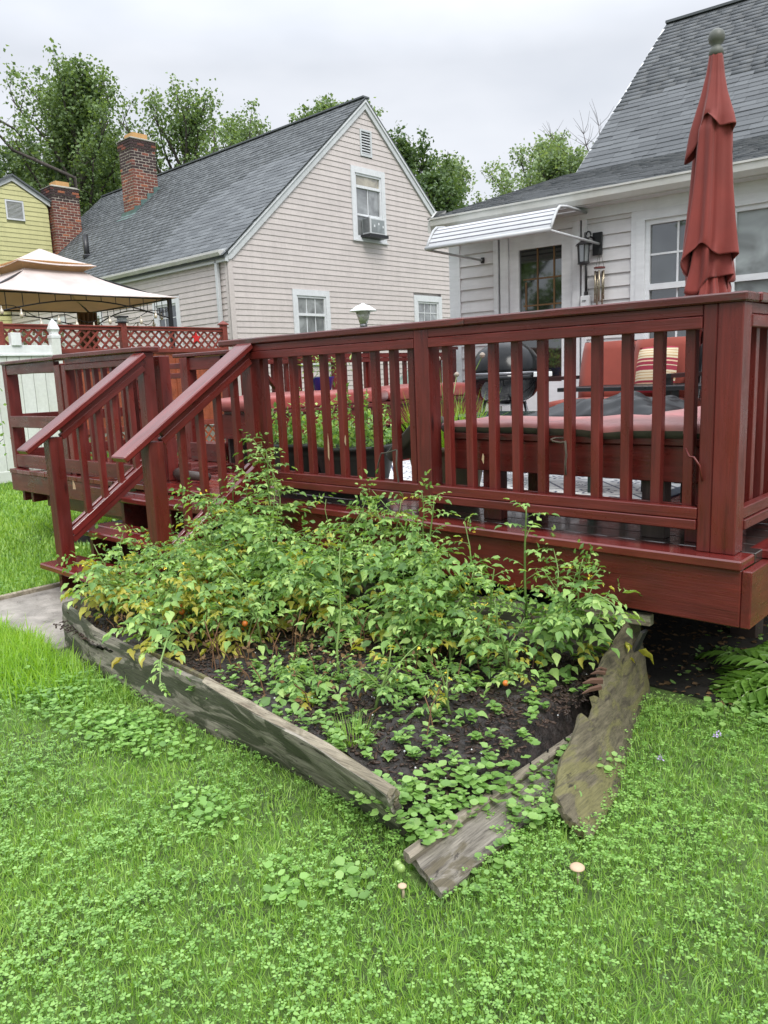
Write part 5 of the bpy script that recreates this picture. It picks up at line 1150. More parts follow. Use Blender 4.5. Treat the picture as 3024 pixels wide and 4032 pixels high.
# ------------------------------------------------------------------ raised bed
SZ = -.49
rbd = thing('raised_bed', 'collapsing weathered timber raised bed in front of the deck', 'raised bed', (-1.6, -.7, GZ))
def ragged(name, bot, top, th, mat, parent, nu=60, nv=7, rag=.0, ragb=.0, seed=0, label=None, notch=None, cat=None):
    """plank given by its bottom and top edge polylines; its edges are worn"""
    rg = np.random.default_rng(seed); nz = [rg.uniform(0, 6) for _ in range(8)]
    def samp(pl, t):
        q = t * (len(pl) - 1); j = min(int(q), len(pl) - 2); f = q - j; return Vector(pl[j]).lerp(Vector(pl[j + 1]), f)
    G = []; 
    for i in range(nu + 1):
        t = i / nu; b, a = samp(bot, t), samp(top, t); d = (a - b)
        w0 = ragb * (.5 + .5 * math.sin(17 * t + nz[0]) * math.sin(41 * t + nz[1])); w1 = rag * (.4 + .35 * math.sin(7 * t + nz[2]) + .25 * math.sin(19 * t + nz[3]) * math.sin(9 * t + nz[4]) + .06 * math.sin(71 * t))
        if notch: w1 += notch(t)
        G.append([b + d * (w0 + (1 - w0 - w1) * j / nv) for j in range(nv + 1)])
    tan = (Vector(bot[-1]) - Vector(bot[0])).normalized(); V = []; 
    for s in (0, 1):
        for i in range(nu + 1):
            up = (G[i][-1] - G[i][0]).normalized(); nn = tan.cross(up).normalized() * (th / 2) * (1 if s else -1)
            for j in range(nv + 1):
                e = 1 - .35 * abs(2 * j / nv - 1) ** 6
                V.append(G[i][j] + nn * e + tan * (.004 * math.sin(j * 3 + i)) + nn.normalized() * (.0015 * math.sin(i * .5 + j * 1.3 + s)))
    K = (nu + 1) * (nv + 1); id_ = lambda s, i, j: s * K + i * (nv + 1) + j; F = []
    for s in (0, 1):
        for i in range(nu):
            for j in range(nv): F.append((id_(s, i, j), id_(s, i + 1, j), id_(s, i + 1, j + 1), id_(s, i, j + 1)))
    for i in range(nu): F += [(id_(0, i, 0), id_(0, i + 1, 0), id_(1, i + 1, 0), id_(1, i, 0)), (id_(0, i, nv), id_(0, i + 1, nv), id_(1, i + 1, nv), id_(1, i, nv))]
    for j in range(nv): F += [(id_(0, 0, j), id_(0, 0, j + 1), id_(1, 0, j + 1), id_(1, 0, j)), (id_(0, nu, j), id_(0, nu, j + 1), id_(1, nu, j + 1), id_(1, nu, j))]
    m = MB(); m.add(V, F); o = m.build(name, M[mat], parent, smooth=False)
    if label: o['label'] = label
    if cat: o['category'] = cat
    return o
fb_b = [(-2.98, -1.17, GZ - .02), (-2.5, -1.27, GZ - .02), (-2.0, -1.30, GZ - .02), (-1.5, -1.305, GZ - .02), (-1.1, -1.29, GZ - .02), (-.75, -1.30, GZ - .02), (-.45, -1.335, GZ - .02)]
fb_t = [(-2.99, -1.16, -.41), (-2.5, -1.255, -.42), (-2.0, -1.28, -.425), (-1.5, -1.32, -.42), (-1.1, -1.365, -.425), (-.75, -1.395, -.43), (-.44, -1.43, -.455)]
ragged('front_board', fb_b, fb_t, .035, 'oldboard', rbd, 90, 9, .05, .0, 3)
o = ragged('top_strip', [(p[0], p[1] + .035, p[2] - .028) for p in fb_t[3:]], [(p[0], p[1] - .0, p[2] + .004) for p in fb_t[3:]], .035, 'oldstrip', rbd, 40, 3, .05, .0, 5)
ragged('inner_strip', [(p[0], p[1] + .03, p[2] - .06) for p in fb_t[2:]], [(p[0], p[1] + .028, p[2] + .0) for p in fb_t[2:]], .02, 'oldboard2', rbd, 40, 3, .1, .0, 6)
ragged('left_board', [(-2.99, -1.16, GZ - .02), (-2.99, -.15, GZ - .02)], [(-2.99, -1.16, -.41), (-2.99, -.15, -.41)], .035, 'oldboard', rbd, 30, 6, .03, 0, 7)
ragged('back_board', [(-2.98, -.13, GZ - .02), (-.40, .02, GZ - .02)], [(-2.98, -.13, -.42), (-.40, .02, -.30)], .035, 'oldboard', rbd, 40, 6, .03, 0, 8)
board('cleat', rbd, (-.62, -.02, -.315), (-.30, -.01, -.30), .04, .045, M['oldstrip'])
MB().box((-.345, -.03, -.40), (.012, .05, .12), Matrix.Rotation(.4, 3, 'Y')).build('torn_plastic', M['chrome'], rbd)
tv = ragged('broken_board', [(-.33, .04, GZ - .01), (-.29, -.12, GZ - .01), (-.22, -.35, GZ - .01), (-.115, -.64, GZ - .01), (-.06, -.85, GZ + .01), (-.015, -1.06, GZ + .02)],
       [(-.42, .10, -.32), (-.385, -.10, -.335), (-.325, -.42, -.375), (-.27, -.68, -.435), (-.215, -.89, -.51), (-.150, -1.04, -.565)], .024, 'oldboard2', None, 90, 12, .10, .0, 9,
       'broken mossy end board splintered loose and leaning at the right of the raised bed', lambda t: .20 * max(0, 1 - abs(t - .46) / .05) * 1.0 + (.14 if .50 < t < .58 else 0) + .3 * max(0, (t - .965) / .035), 'broken board')
m = MB()
for (a, b, c) in (((-.295, -.42, -.39), (-.325, -.47, -.385), .009), ((-.28, -.47, -.40), (-.325, -.53, -.40), .013), ((-.27, -.50, -.41), (-.305, -.57, -.42), .010), ((-.30, -.40, -.385), (-.32, -.44, -.375), .006)):
    a, b = Vector(a), Vector(b); m.tube([a, a.lerp(b, .6) + Vector((0, .006, .004)), b], [c, c * .8, .002], 5)
m.build('splinter', M['splinter'], tv)
# soil
nx, ny = 130, 60; V = []; x0, x1, y0, y1 = -2.97, -.31, -1.36, -.02
for j in range(ny + 1):
    for i in range(nx + 1):
        x = x0 + (x1 - x0) * i / nx; y = y0 + (y1 - y0) * j / ny; e = max(0, (x + .75) / .48) ; f = max(0, (-y - .75) / .55)
        z = SZ - .10 * min(1, e) * min(1.2, f + .35) + .012 * math.sin(9 * x + 5 * y) * math.sin(7 * y - 3 * x) + random.uniform(-.009, .010)
        yb = -1.18 - .11 * min(1, (x + 2.97) / .5) - .03 * max(0, min(1, (x + 1) / .5)); y = max(y, yb); z = z + (GZ + .012 - z) * max(0, min(1, (x + .43) / .08)) + random.uniform(-.004, .004); V.append((x, y, max(z, GZ + .005)))
F = [(j * (nx + 1) + i, j * (nx + 1) + i + 1, (j + 1) * (nx + 1) + i + 1, (j + 1) * (nx + 1) + i) for j in range(ny) for i in range(nx)]
m = MB(); m.add(V, F); o = m.build('garden_soil', M['soil'], None, smooth=False); tag(o, kind='structure')
# wood chips and perlite specks in the soil
n = 9000; P = np.stack([rnd(n, -2.9, -.36), rnd(n, -1.28, -.1), np.zeros(n)], 1); P[:, 2] = SZ + .008 - .10 * np.clip((P[:, 0] + .75) / .48, 0, 1) * np.clip(np.clip((-P[:, 1] - .75) / .55, 0, 1) + .35, 0, 1.2)
A, B, Cc = axes(sph(n) * [1, 1, .2], np.tile([0, 0, 1.], (n, 1)) + .5 * sph(n)); V, F = inst(*CUBE, P, A, B, Cc, rnd(n, .003, .010), rnd(n, .004, .028), rnd(n, .002, .005))
o = place('wood_chips', arrmesh('wood_chips', V, F, simple('dark_chips', (.04, .022, .014), .6, 0, .5)), None, Matrix.Identity(4)); tag(o, kind='stuff')
n = 160; P2 = P[:n] + [0, 0, .008]; A, B, Cc = axes(sph(n), sph(n)); s_ = rnd(n, .003, .006); V, F = inst(*CUBE, P2, A, B, Cc, s_, s_, s_); o = place('perlite_specks', arrmesh('perlite_specks', V, F, M['vinyl_clean']), None, Matrix.Identity(4)); tag(o, kind='stuff')
# fallen end plank
fp = thing('fallen_plank', 'fallen end plank with a nailed strip lying in the clover at the front corner', 'plank', (-.28, -1.1, GZ))
ragged('plank', [(-.185, -1.515, GZ + .02), (-.19, -1.3, GZ + .02), (-.21, -.85, GZ + .01), (-.235, -.45, GZ)], [(-.335, -1.47, GZ + .05), (-.33, -1.3, GZ + .055), (-.325, -.85, GZ + .05), (-.32, -.45, GZ + .04)], .022, 'oldboard3', fp, 50, 6, .03, .06, 15)
o = ragged('strip', [(-.308, -1.50, GZ + .065), (-.298, -.40, GZ + .065)], [(-.342, -1.49, GZ + .073), (-.322, -.40, GZ + .072)], .026, 'oldstripY', fp, 40, 3, .03, .03, 16)
m = MB()
for k in range(9): m.tube([(-.318 + .004 * (k % 2), -1.44 + k * .11, GZ + .08), (-.316, -1.44 + k * .11, GZ + .094)], .003, 5)
m.build('nails', M['black'], fp)

# ------------------------------------------------------------------ tomato plants
def leaflets_for(p, d, up, Lf, rg, outP, outB, outN, outS, pairs=3):
    """one compound leaf: rachis from p along d, drooping"""
    side = np.cross(d, up); side /= max(np.linalg.norm(side), 1e-6)
    pts = [p]; dd = d.copy(); q = p.copy(); st = Lf / 5
    for i in range(5):
        dd = dd + np.array([0, 0, -.16]); dd /= np.linalg.norm(dd); q = q + dd * st; pts.append(q.copy())
    nv = np.cross(side, dd); nv = nv if nv[2] > 0 else -nv
    for k in range(pairs):
        f = 1.6 + k * 3.0 / pairs; j = int(f); b = pts[j] + (pts[min(j + 1, 5)] - pts[j]) * (f - j)
        for s in (-1, 1):
            bd = side * s * rg.uniform(.75, 1.) + dd * rg.uniform(.35, .8) + np.array([0, 0, rg.uniform(-.25, .1)])
            outP.append(b); outB.append(bd / np.linalg.norm(bd)); outN.append(nv + rg.normal(0, .35, 3)); outS.append(Lf * rg.uniform(.21, .31) * (1 - .12 * abs(k - 1)))
    outP.append(pts[-1]); outB.append(dd); outN.append(nv + rg.normal(0, .3, 3)); outS.append(Lf * rg.uniform(.28, .38))
    return pts
def tomato(x, y, h, label, seed, lean=(0, 0), bush=3, dens=1., yel=.08, fruit=4, ripe=0, leafL=.15):
    rg = np.random.default_rng(seed); zb = SZ - .01
    t = thing('tomato_plant', label, 'tomato plant', (x, y, zb), group=None)
    stems = []; sm = MB()
    def grow(p, d, L_, r, droop, wob=.10):
        pts = [np.array(p, float)]; d = np.array(d, float); d /= np.linalg.norm(d); n = max(5, int(L_ / .05)); st = L_ / n
        for i in range(n):
            d = d + rg.normal(0, wob, 3) + np.array([0, 0, .04 - droop * i / n]); d /= np.linalg.norm(d); pts.append(pts[-1] + d * st)
            if pts[-1][2] < zb + .02: pts[-1][2] = zb + .02
        sm.tube([tuple(q) for q in pts], [max(.0018, r * (1 - .7 * i / n)) for i in range(n + 1)], 6); stems.append((pts, L_)); return pts
    main = grow((x, y, zb), (lean[0] + rg.normal(0, .08), lean[1] + rg.normal(0, .08), 1), h * 1.08, .0065, .0)
    for k in range(bush):
        j = rg.integers(1, max(2, int(len(main) * .55))); a = rg.uniform(0, 6.28)
        grow(main[j], (math.cos(a) * .9 + lean[0], math.sin(a) * .9 + lean[1], rg.uniform(.5, 1.5)), h * rg.uniform(.5, .95), .005, .12, .14)
    G = [[], [], [], []]; Y = [[], [], [], []]
    for pts, L_ in stems:
        n = len(pts); az = rg.uniform(0, 6.28); acc = 0; cum = 0
        for i in range(1, n):
            seg = np.linalg.norm(pts[i] - pts[i - 1]); cum += seg
            nl = rg.poisson(seg / .022 * dens)
            for _ in range(nl):
                f = cum / L_; 
                if f < .12 and rg.uniform() < .5: continue
                az += 2.4; tdir = (pts[i] - pts[i - 1]) / seg
                d = np.array([math.cos(az), math.sin(az), 0]) * 1.0 + tdir * rg.uniform(.35, .9); d /= np.linalg.norm(d)
                Lf = leafL * rg.uniform(.65, 1.15) * (1 - .45 * f ** 2); tgt = Y if rg.uniform() < yel * (2.0 if f < .45 else .6) else G
                rp = leaflets_for(pts[i - 1] + (pts[i] - pts[i - 1]) * rg.uniform(), d, np.array([0, 0, 1.]), Lf, rg, *tgt, pairs=3 if Lf > .09 else 2)
                sm.tube([tuple(q) for q in rp[::2]], [.0016, .0013, .0009], 3, cap=False)
        tip = pts[-1]; 
        for _ in range(3): d = rg.normal(0, .6, 3) + [0, 0, 1.]; leaflets_for(tip, d / np.linalg.norm(d), np.array([1., 0, 0]), leafL * .45, rg, *G, pairs=2)
    sm.build('stems', M['stem'], t, smooth=True)
    for nm, D, mt in (('foliage', G, 'leaf_tom'), ('yellow_foliage', Y, 'leaf_yel')):
        if not D[0]: continue
        P, B, Nn, S = [np.array(q) for q in D]; A, B, Cc = axes(B, Nn); S = S.astype(float)
        V, F = inst(*LEAF8, P, A, B, Cc, S * .68, S, S * (1.2 if nm == 'foliage' else 2.)); n_ = len(V); V[:, 2] = np.maximum(V[:, 2], zb + .005)
        base = np.array([x, y, zb]); place(nm, arrmesh(nm, V - base, F, M[mt]), t, T(*base), kind='stuff')
    for k in range(fruit):
        pts, _ = stems[rg.integers(0, len(stems))]; q = pts[rg.integers(1, max(2, int(len(pts) * .75)))]; a = rg.uniform(0, 6.28); c = q + np.array([math.cos(a) * .045, math.sin(a) * .045, -.03])
        r_ = rg.uniform(.010, .0145); mt = 'tomo' if k < ripe else 'tomg'
        if k == 0 and ripe > 2: mt = 'tomr'
        nm = 'green_tomato' if mt == 'tomg' else 'ripe_tomato'
        place('tomato', TOM[mt], t, T(*c) @ Matrix.Scale(r_, 4), label={'tomg': None, 'tomo': 'orange ripening tomato', 'tomr': 'red ripe tomato'}[mt])
    # flowers
    for k in range(3):
        pts, _ = stems[rg.integers(0, len(stems))]; q = pts[-2] + rg.normal(0, .02, 3)
        P = np.repeat(q[None], 5, 0); A, B, Cc = axes(sph(5), sph(5)); s_ = np.full(5, .010); V, F = inst(*LEAF4, P, A, B, Cc, s_ * .6, s_, s_); place('flower', arrmesh('flower', V, F, M['petal']), t, Matrix.Identity(4))
    return t
def uvs(mat, name):
    bm = bmesh.new(); bmesh.ops.create_uvsphere(bm, u_segments=12, v_segments=8, radius=1); me = bpy.data.meshes.new(name); bm.to_mesh(me); bm.free(); me.polygons.foreach_set('use_smooth', [True] * len(me.polygons)); me.materials.append(M[mat]); return me
TOM = {k: uvs(k, 'tomato') for k in ('tomg', 'tomo', 'tomr')}
# back row against the deck skirt, left to right
TP = [
 (-2.86, -.28, .32, 'tomato plant at the back left corner of the bed, beside the stair newel', 3, 1, 2, .04),
 (-2.62, -.30, .58, 'tall tomato plant in front of the right stair handrail, tip above the bottom rail', 3, 1, 3, .03),
 (-2.34, -.32, .70, 'tallest tomato plant, reaching up against the balusters left of the middle post', 3, 1, 2, .03),
 (-2.06, -.30, .64, 'leafy tomato plant leaning on the deck rail below the dark planters', 3, 1, 3, .03),
 (-1.80, -.30, .52, 'bushy tomato plant in front of the deck skirt below the beige planter', 3, 1, 3, .05),
 (-1.52, -.28, .50, 'tomato plant directly in front of the middle railing post', 3, 1, 3, .05),
 (-1.24, -.26, .60, 'tomato plant with one thin shoot rising above the deck edge right of the middle post', 2, 1, 3, .04),
 (-.98, -.26, .48, 'tomato plant in front of the deck skirt halfway between the two railing posts', 3, 1, 2, .05),
 (-.72, -.24, .46, 'tomato plant below the long bare shoot near the right end of the bed', 3, 1, 2, .04),
 (-.50, -.22, .42, 'rightmost tomato plant, sprawling over the back corner of the broken board', 3, 1, 4, .04),
 # second row
 (-2.90, -.62, .29, 'tomato plant hanging over the left end of the bed next to the stair tread', 3, 1, 4, .10),
 (-2.62, -.60, .33, 'tomato plant left of centre in the bed below the bottom stair tread', 3, 1, 5, .14),
 (-2.36, -.62, .50, 'tomato plant with yellowed leaves behind the red tomato', 3, 1, 6, .20),
 (-2.08, -.60, .46, 'dense tomato plant in the middle left of the bed', 3, 1, 5, .07),
 (-1.80, -.58, .44, 'dense tomato plant in the middle of the bed with orange fruit low down', 3, 1, 5, .08),
 (-1.50, -.50, .34, 'tomato plant standing behind the bare soil patch', 3, 1, 4, .06),
 (-1.20, -.46, .40, 'tall leafy tomato plant right of the bare soil patch', 3, 1, 4, .06),
 (-.92, -.52, .42, 'tomato plant right of centre with drooping dark leaves', 3, 1, 3, .07),
 (-.64, -.50, .34, 'low tomato plant leaning towards the broken board', 3, 1, 4, .09),
 # third row
 (-2.88, -.94, .30, 'yellow flowered tomato plant spilling over the front left corner board', 3, 1, 5, .16),
 (-2.60, -.98, .34, 'tomato plant just behind the peeling front board at its left end', 3, 1, 6, .18),
 (-2.32, -.96, .40, 'tomato plant with many green fruits behind the peeling front board', 3, 1, 8, .14),
 (-2.08, -.95, .34, 'tomato plant with a yellow leafed branch in the middle of the bed front', 3, 1, 7, .22),
 (-1.80, -.88, .30, 'tomato plant with dry brown lower stems beside the soil patch', 3, 1, 6, .14),
 (-2.02, -1.16, .26, 'low tomato branch hanging over the middle of the front board', 2, 1, 4, .10),
 # sparse ones in the open soil
 (-1.20, -1.02, .16, 'small isolated tomato seedling shoot in the open soil left of the low bush', 1, 0, 0, .03),
 (-.90, -1.00, .22, 'low bushy tomato plant alone at the front of the bare soil', 3, 1, 2, .08),
 (-.66, -.86, .18, 'small tomato plant beside the low bush at the front of the bed', 2, 1, 2, .10),
]
for i, (x, y, h, lb, bush, fl, fr, yl) in enumerate(TP):
    big = y > -.75
    tomato(x, y, h * (1.12 if y > -.4 or x < -1.4 else 1.0) * random.uniform(.92, 1.1), lb, 100 + i, lean=(0.0 if x > -2.8 else -.10, -.05 if y > -.4 else (-.12 if y > -.8 else -.08)), bush=bush + (1 if x < -1 else 0), dens=1.0 if x < -1.0 else .85, yel=yl * 1.6, fruit=fr, ripe=(2 if i in (12, 14, 23, 24, 22) else (1 if i in (9, 20, 18) else 0)) if i != 12 else 3, leafL=.185 if x < -.9 or y > -.5 else .125)
# the long shoot rising in front of the skirt and the sprawling one at the right
def shoot(pts, label, seed, Lf=.14, n=11, dens=1):
    rg = np.random.default_rng(seed); t = thing('tomato_shoot', label, 'tomato shoot', tuple(pts[0])); m = MB(); m.tube(pts, [.0055 * (1 - .6 * i / (len(pts) - 1)) for i in range(len(pts))], 7); G = [[], [], [], []]
    az = rg.uniform(0, 6)
    for k in range(n):
        f = .25 + .75 * k / (n - 1); q = f * (len(pts) - 1); j = min(int(q), len(pts) - 2); p = np.array(Vector(pts[j]).lerp(Vector(pts[j + 1]), q - j)); az += 2.4
        td = np.array((Vector(pts[j + 1]) - Vector(pts[j])).normalized()); d = np.array([math.cos(az), math.sin(az), .2]) + td * .7; d /= np.linalg.norm(d)
        rp = leaflets_for(p, d, np.array([0, 0, 1.]), Lf * rg.uniform(.7, 1.1) * (1 - .4 * f ** 3), rg, *G); m.tube([tuple(v_) for v_ in rp[::2]], [.0018, .0014, .001], 4)
    m.build('stem', M['stem'], t, smooth=True)
    P, B, Nn, S = [np.array(q) for q in G]; A, B, Cc = axes(B, Nn); V, F = inst(*LEAF8, P, A, B, Cc, S * .62, S, S); b = np.array(pts[0]); place('foliage', arrmesh('foliage', V - b, F, M['leaf_tom']), t, T(*b), kind='stuff')
shoot([(-.70, -.30, -.30), (-.68, -.34, -.12), (-.66, -.37, .02), (-.635, -.40, .14), (-.62, -.42, .20)], 'long pale tomato shoot rising in front of the deck skirt near the corner', 5, .15, 8)
shoot([(-1.20, -.30, -.20), (-1.18, -.32, -.02), (-1.15, -.33, .10), (-1.13, -.34, .18)], 'thin tomato shoot before the deck edge just right of the middle post', 6, .12, 7)
shoot([(-.52, -.28, -.25), (-.44, -.32, -.16), (-.36, -.36, -.12), (-.28, -.40, -.13), (-.22, -.43, -.16)], 'arching tomato branch reaching past the broken board at the right end', 7, .15, 8)
shoot([(-1.95, -1.15, -.36), (-1.80, -1.28, -.33), (-1.66, -1.40, -.36), (-1.56, -1.47, -.42)], 'tomato branch arching out over the front board with green fruit', 8, .12, 8)
shoot([(-2.30, -.30, .05), (-2.26, -.33, .18), (-2.22, -.36, .28), (-2.20, -.38, .34)], 'tomato shoot tip before the balusters below the dark planter', 9, .13, 7)
shoot([(-1.17, -.92, -.50), (-1.19, -.90, -.34), (-1.20, -.86, -.20), (-1.23, -.83, -.06), (-1.25, -.80, .02)], 'tall slender tomato stem rising alone from the bare soil in the bed centre', 10, .15, 9)
shoot([(-.80, -.42, -.50), (-.76, -.46, -.30), (-.72, -.52, -.14), (-.66, -.58, -.02)], 'tomato stem leaning up in front of the skirt right of the bed centre', 11, .15, 9)
shoot([(-1.03, -.60, -.50), (-1.02, -.64, -.32), (-.99, -.68, -.16)], 'pale tomato stem with small leaves right behind the low bush', 12, .13, 8)
shoot([(-1.66, -.90, -.50), (-1.64, -.94, -.30), (-1.66, -1.0, -.12), (-1.70, -1.05, -.03)], 'upright tomato stem behind the front board left of the bare soil', 13, .14, 9)
shoot([(-2.25, -.66, -.50), (-2.22, -.70, -.25), (-2.23, -.76, -.06), (-2.20, -.80, .04)], 'upright tomato stem with fruit standing above the yellowed plant', 14, .15, 9)
# dry stems low in the bed
m = MB()
for k in range(220):
    x, y = random.uniform(-2.9, -.6), random.uniform(-1.2, -.2)
    if x > -1.5 and y < -.75 and random.random() < .8: continue
    h = random.uniform(.06, .22); a = random.uniform(0, 6.28); m.tube([(x, y, SZ), (x + .02 * math.cos(a), y + .02 * math.sin(a), SZ + h * .6), (x + .06 * math.cos(a), y + .06 * math.sin(a), SZ + h)], .0024, 4, cap=False)
o = m.build('dry_stems', M['deadstem'], None); tag(o, kind='stuff')
# fallen and withered leaves
n = 900; P = np.stack([rnd(n, -2.9, -.9), rnd(n, -1.2, -.15), rnd(n, SZ + .01, SZ + .16)], 1); A, B, Cc = axes(sph(n) * [1, 1, .6] + [0, 0, -.5], sph(n)); s_ = rnd(n, .015, .035); V, F = inst(*LEAF8, P, A, B, Cc, s_ * .5, s_, s_ * 3)
o = place('withered_leaves', arrmesh('withered_leaves', V, F, simple('withered', (.13, .075, .03), .9, 0, .5)), None, Matrix.Identity(4)); tag(o, kind='stuff')
# seedlings and small weeds over the open soil
def scatter(n, x0, x1, y0, y1, f=None):
    P = np.stack([rnd(n, x0, x1), rnd(n, y0, y1)], 1)
    return P if f is None else P[f(P)]
def soilz(P): return SZ - .10 * np.clip((P[:, 0] + .75) / .48, 0, 1) * np.clip(np.clip((-P[:, 1] - .75) / .55, 0, 1) + .35, 0, 1.2)
Q = scatter(420, -1.6, -.36, -1.34, -.35, lambda P: (np.sin(P[:, 0] * 9 + 1) * np.sin(P[:, 1] * 11) + rnd(len(P), -.6, .6) > -.45))
PP, BB, NN, SS = [], [], [], []
for q, zz in zip(Q, soilz(Q)):
    h = random.uniform(.015, .07); nl = random.randint(4, 9); a0 = random.uniform(0, 6)
    for k in range(nl):
        a = a0 + k * 2.4; PP.append((q[0], q[1], zz + h * (.4 + .6 * k / nl))); BB.append((math.cos(a), math.sin(a), random.uniform(.1, .5))); NN.append((0, 0, 1)); SS.append(random.uniform(.012, .032))
P, B, Nn, S = map(lambda q: np.array(q, float), (PP, BB, NN, SS)); A, B, Cc = axes(B, Nn + .2 * sph(len(P))); V, F = inst(*LEAF8, P, A, B, Cc, S * .95, S, S)
o = place('bed_weeds', arrmesh('bed_weeds', V, F, M['ivy']), None, Matrix.Identity(4)); tag(o, kind='stuff')
# pennywort patch in the open front corner of the bed
def roundpatch(name, P2, zf, hmax, smin, smax, mat, flat=.25):
    n = len(P2); P = np.concatenate([P2, (zf(P2) + rnd(n, .012, hmax))[:, None]], 1); a = rnd(n, 0, 6.28)
    B = np.stack([np.cos(a), np.sin(a), rnd(n, -.2, .2)], 1); A, B, Cc = axes(B, np.tile([0, 0, 1.], (n, 1)) + flat * sph(n)); s_ = rnd(n, smin, smax)
    V, F = inst(*ROUND, P - B * (s_ * .5)[:, None], A, B, Cc, s_, s_, s_); o = place(name, arrmesh(name, V, F, M[mat]), None, Matrix.Identity(4)); tag(o, kind='stuff'); return o
Q = scatter(1000, -.66, -.30, -1.44, -.80, lambda P: (P[:, 0] + .66) / .36 + (-P[:, 1] - .80) / .62 > rnd(len(P), .95, 1.35))
roundpatch('pennywort_patch', Q, soilz, .06, .013, .036, 'ivy')
# straw and grass tuft in the bed
n = 260; a = rnd(n, 0, 6.28); P = np.stack([-.80 + .05 * np.cos(a) * rnd(n), -1.22 + .05 * np.sin(a) * rnd(n), np.full(n, SZ - .03)], 1); Cc = nrm(np.stack([np.cos(a), np.sin(a), rnd(n, .5, 1.6)], 1)); A = nrm(np.cross(Cc, [0, 0, 1.])); B = np.cross(A, Cc)
V, F = inst(*BLADE, P, A, B, Cc, np.full(n, .003), rnd(n, .0, .1), rnd(n, .06, .14)); o = place('bed_grass_tuft', arrmesh('bed_grass_tuft', V, F, M['grass']), None, Matrix.Identity(4)); tag(o, kind='stuff')

# ------------------------------------------------------------------ lawn
cpv, cf, crr, cuu = [np.array(v) for v in (CP, cF, cR, cU)]
def inview(P2, mx=.15, z=GZ):
    P = np.concatenate([P2, np.full((len(P2), 1), z)], 1) - cpv; d = P @ cf; d_ = np.maximum(d, .05)
    X = P @ crr / d_ * 3041 / 3024; Y = P @ cuu / d_ * 3041 / 4032; m = .5 + mx + .5 / d_ * .3
    return (d > .1) & (np.abs(X) < m) & (np.abs(Y) < m), np.linalg.norm(P, axis=1)
def lawnmask(P):
    x, y = P[:, 0], P[:, 1]
    bed = (x > -2.97) & (x < -.31) & (y > -1.30 - .04 * np.clip(x + 1, 0, 1)) & (y < .05)
    pad_ = (x > -4.19) & (x < -2.9) & (y > -1.24) & (y < -.60)
    dk = (x > -6.2) & (x < .02) & (y > .10 + .10 * np.sin(7 * x)) | ((x > -4.2) & (x < -2.8) & (y > -.75) & (y < .2))
    fpm = (x > -.335) & (x < -.20) & (y > -1.50) & (y < -1.22 )
    hole = (x > -3) & (x < -.3) & (y > -.1)
    return ~(bed | pad_ | dk | fpm | hole)
def vnoise(P, s, seed):
    rg = np.random.default_rng(seed); v = np.zeros(len(P))
    for k in range(5): a = rg.uniform(0, 6.28); f = s * rg.uniform(.6, 1.8); v += np.sin(P[:, 0] * f * math.cos(a) + P[:, 1] * f * math.sin(a) + rg.uniform(0, 6))
    return v / 2.2
def blades(name, P2, hmin, hmax, wd, mat, lean=.5, z=GZ, curve=.5, wfar=0):
    n = len(P2); _, dist = inview(P2); a = rnd(n, 0, 6.28); l_ = rnd(n, 0, 1) ** 1.3 * lean
    Cc = nrm(np.stack([np.cos(a) * l_, np.sin(a) * l_, np.ones(n)], 1)); b = a + RNG.normal(0, .5, n); F_ = np.stack([np.cos(b), np.sin(b), np.zeros(n)], 1); A = nrm(np.cross(Cc, F_)); B = np.cross(A, Cc)
    P = np.concatenate([P2, np.full((n, 1), z - .004)], 1); s_ = rnd(n, hmin, hmax); V, F = inst(*BLADE, P, A, B, Cc, wd * rnd(n, .7, 1.3) * (1 + wfar * np.clip(dist - 2, 0, 8)), s_ * curve * rnd(n, .3, 1.2), s_)
    o = place(name, arrmesh(name, V, F, M[mat]), None, Matrix.Identity(4)); tag(o, kind='stuff'); return o
def sample(n, x0, x1, y0, y1, dfun):
    P = np.stack([rnd(n, x0, x1), rnd(n, y0, y1)], 1); ok, dist = inview(P); k = ok & lawnmask(P) & (rnd(n) < dfun(dist, P)); return P[k]
P = sample(800000, -5.2, 2.2, -2.95, 1.6, lambda d, P: np.clip((2.0 / d) ** 1.25, 0, 1) * (.84 + .16 * vnoise(P, 3, 1)))
blades('lawn_grass', P, .018, .050, .0028, 'grass', 1.15, wfar=.24, curve=.8)
print('lawn near', len(P))
P = sample(420000, -13.5, -4.0, -4.5, 5, lambda d, P: np.clip((6 / d) ** 2, 0, 1))
blades('far_lawn_grass', P, .03, .08, .006, 'grass', .8, wfar=.25)
print('lawn far', len(P))
# long bright tufts at the left beside the path
P = sample(60000, -3.6, -2.1, -1.95, -1.20, lambda d, P: np.clip(1.25 - np.hypot((P[:, 0] + 2.95) / .62, (P[:, 1] + 1.50) / .26), 0, 1) * .16)
blades('long_grass_tufts', P, .08, .17, .0055, 'grasslong', 1.0, curve=.9); print('long', len(P))
P = sample(30000, -3.3, -2.0, -1.55, -1.22, lambda d, P: np.clip(.35 + .4 * vnoise(P, 6, 4), 0, 1) * .15)
blades('edge_grass', P, .05, .11, .004, 'grass', 1.1, curve=1.0)
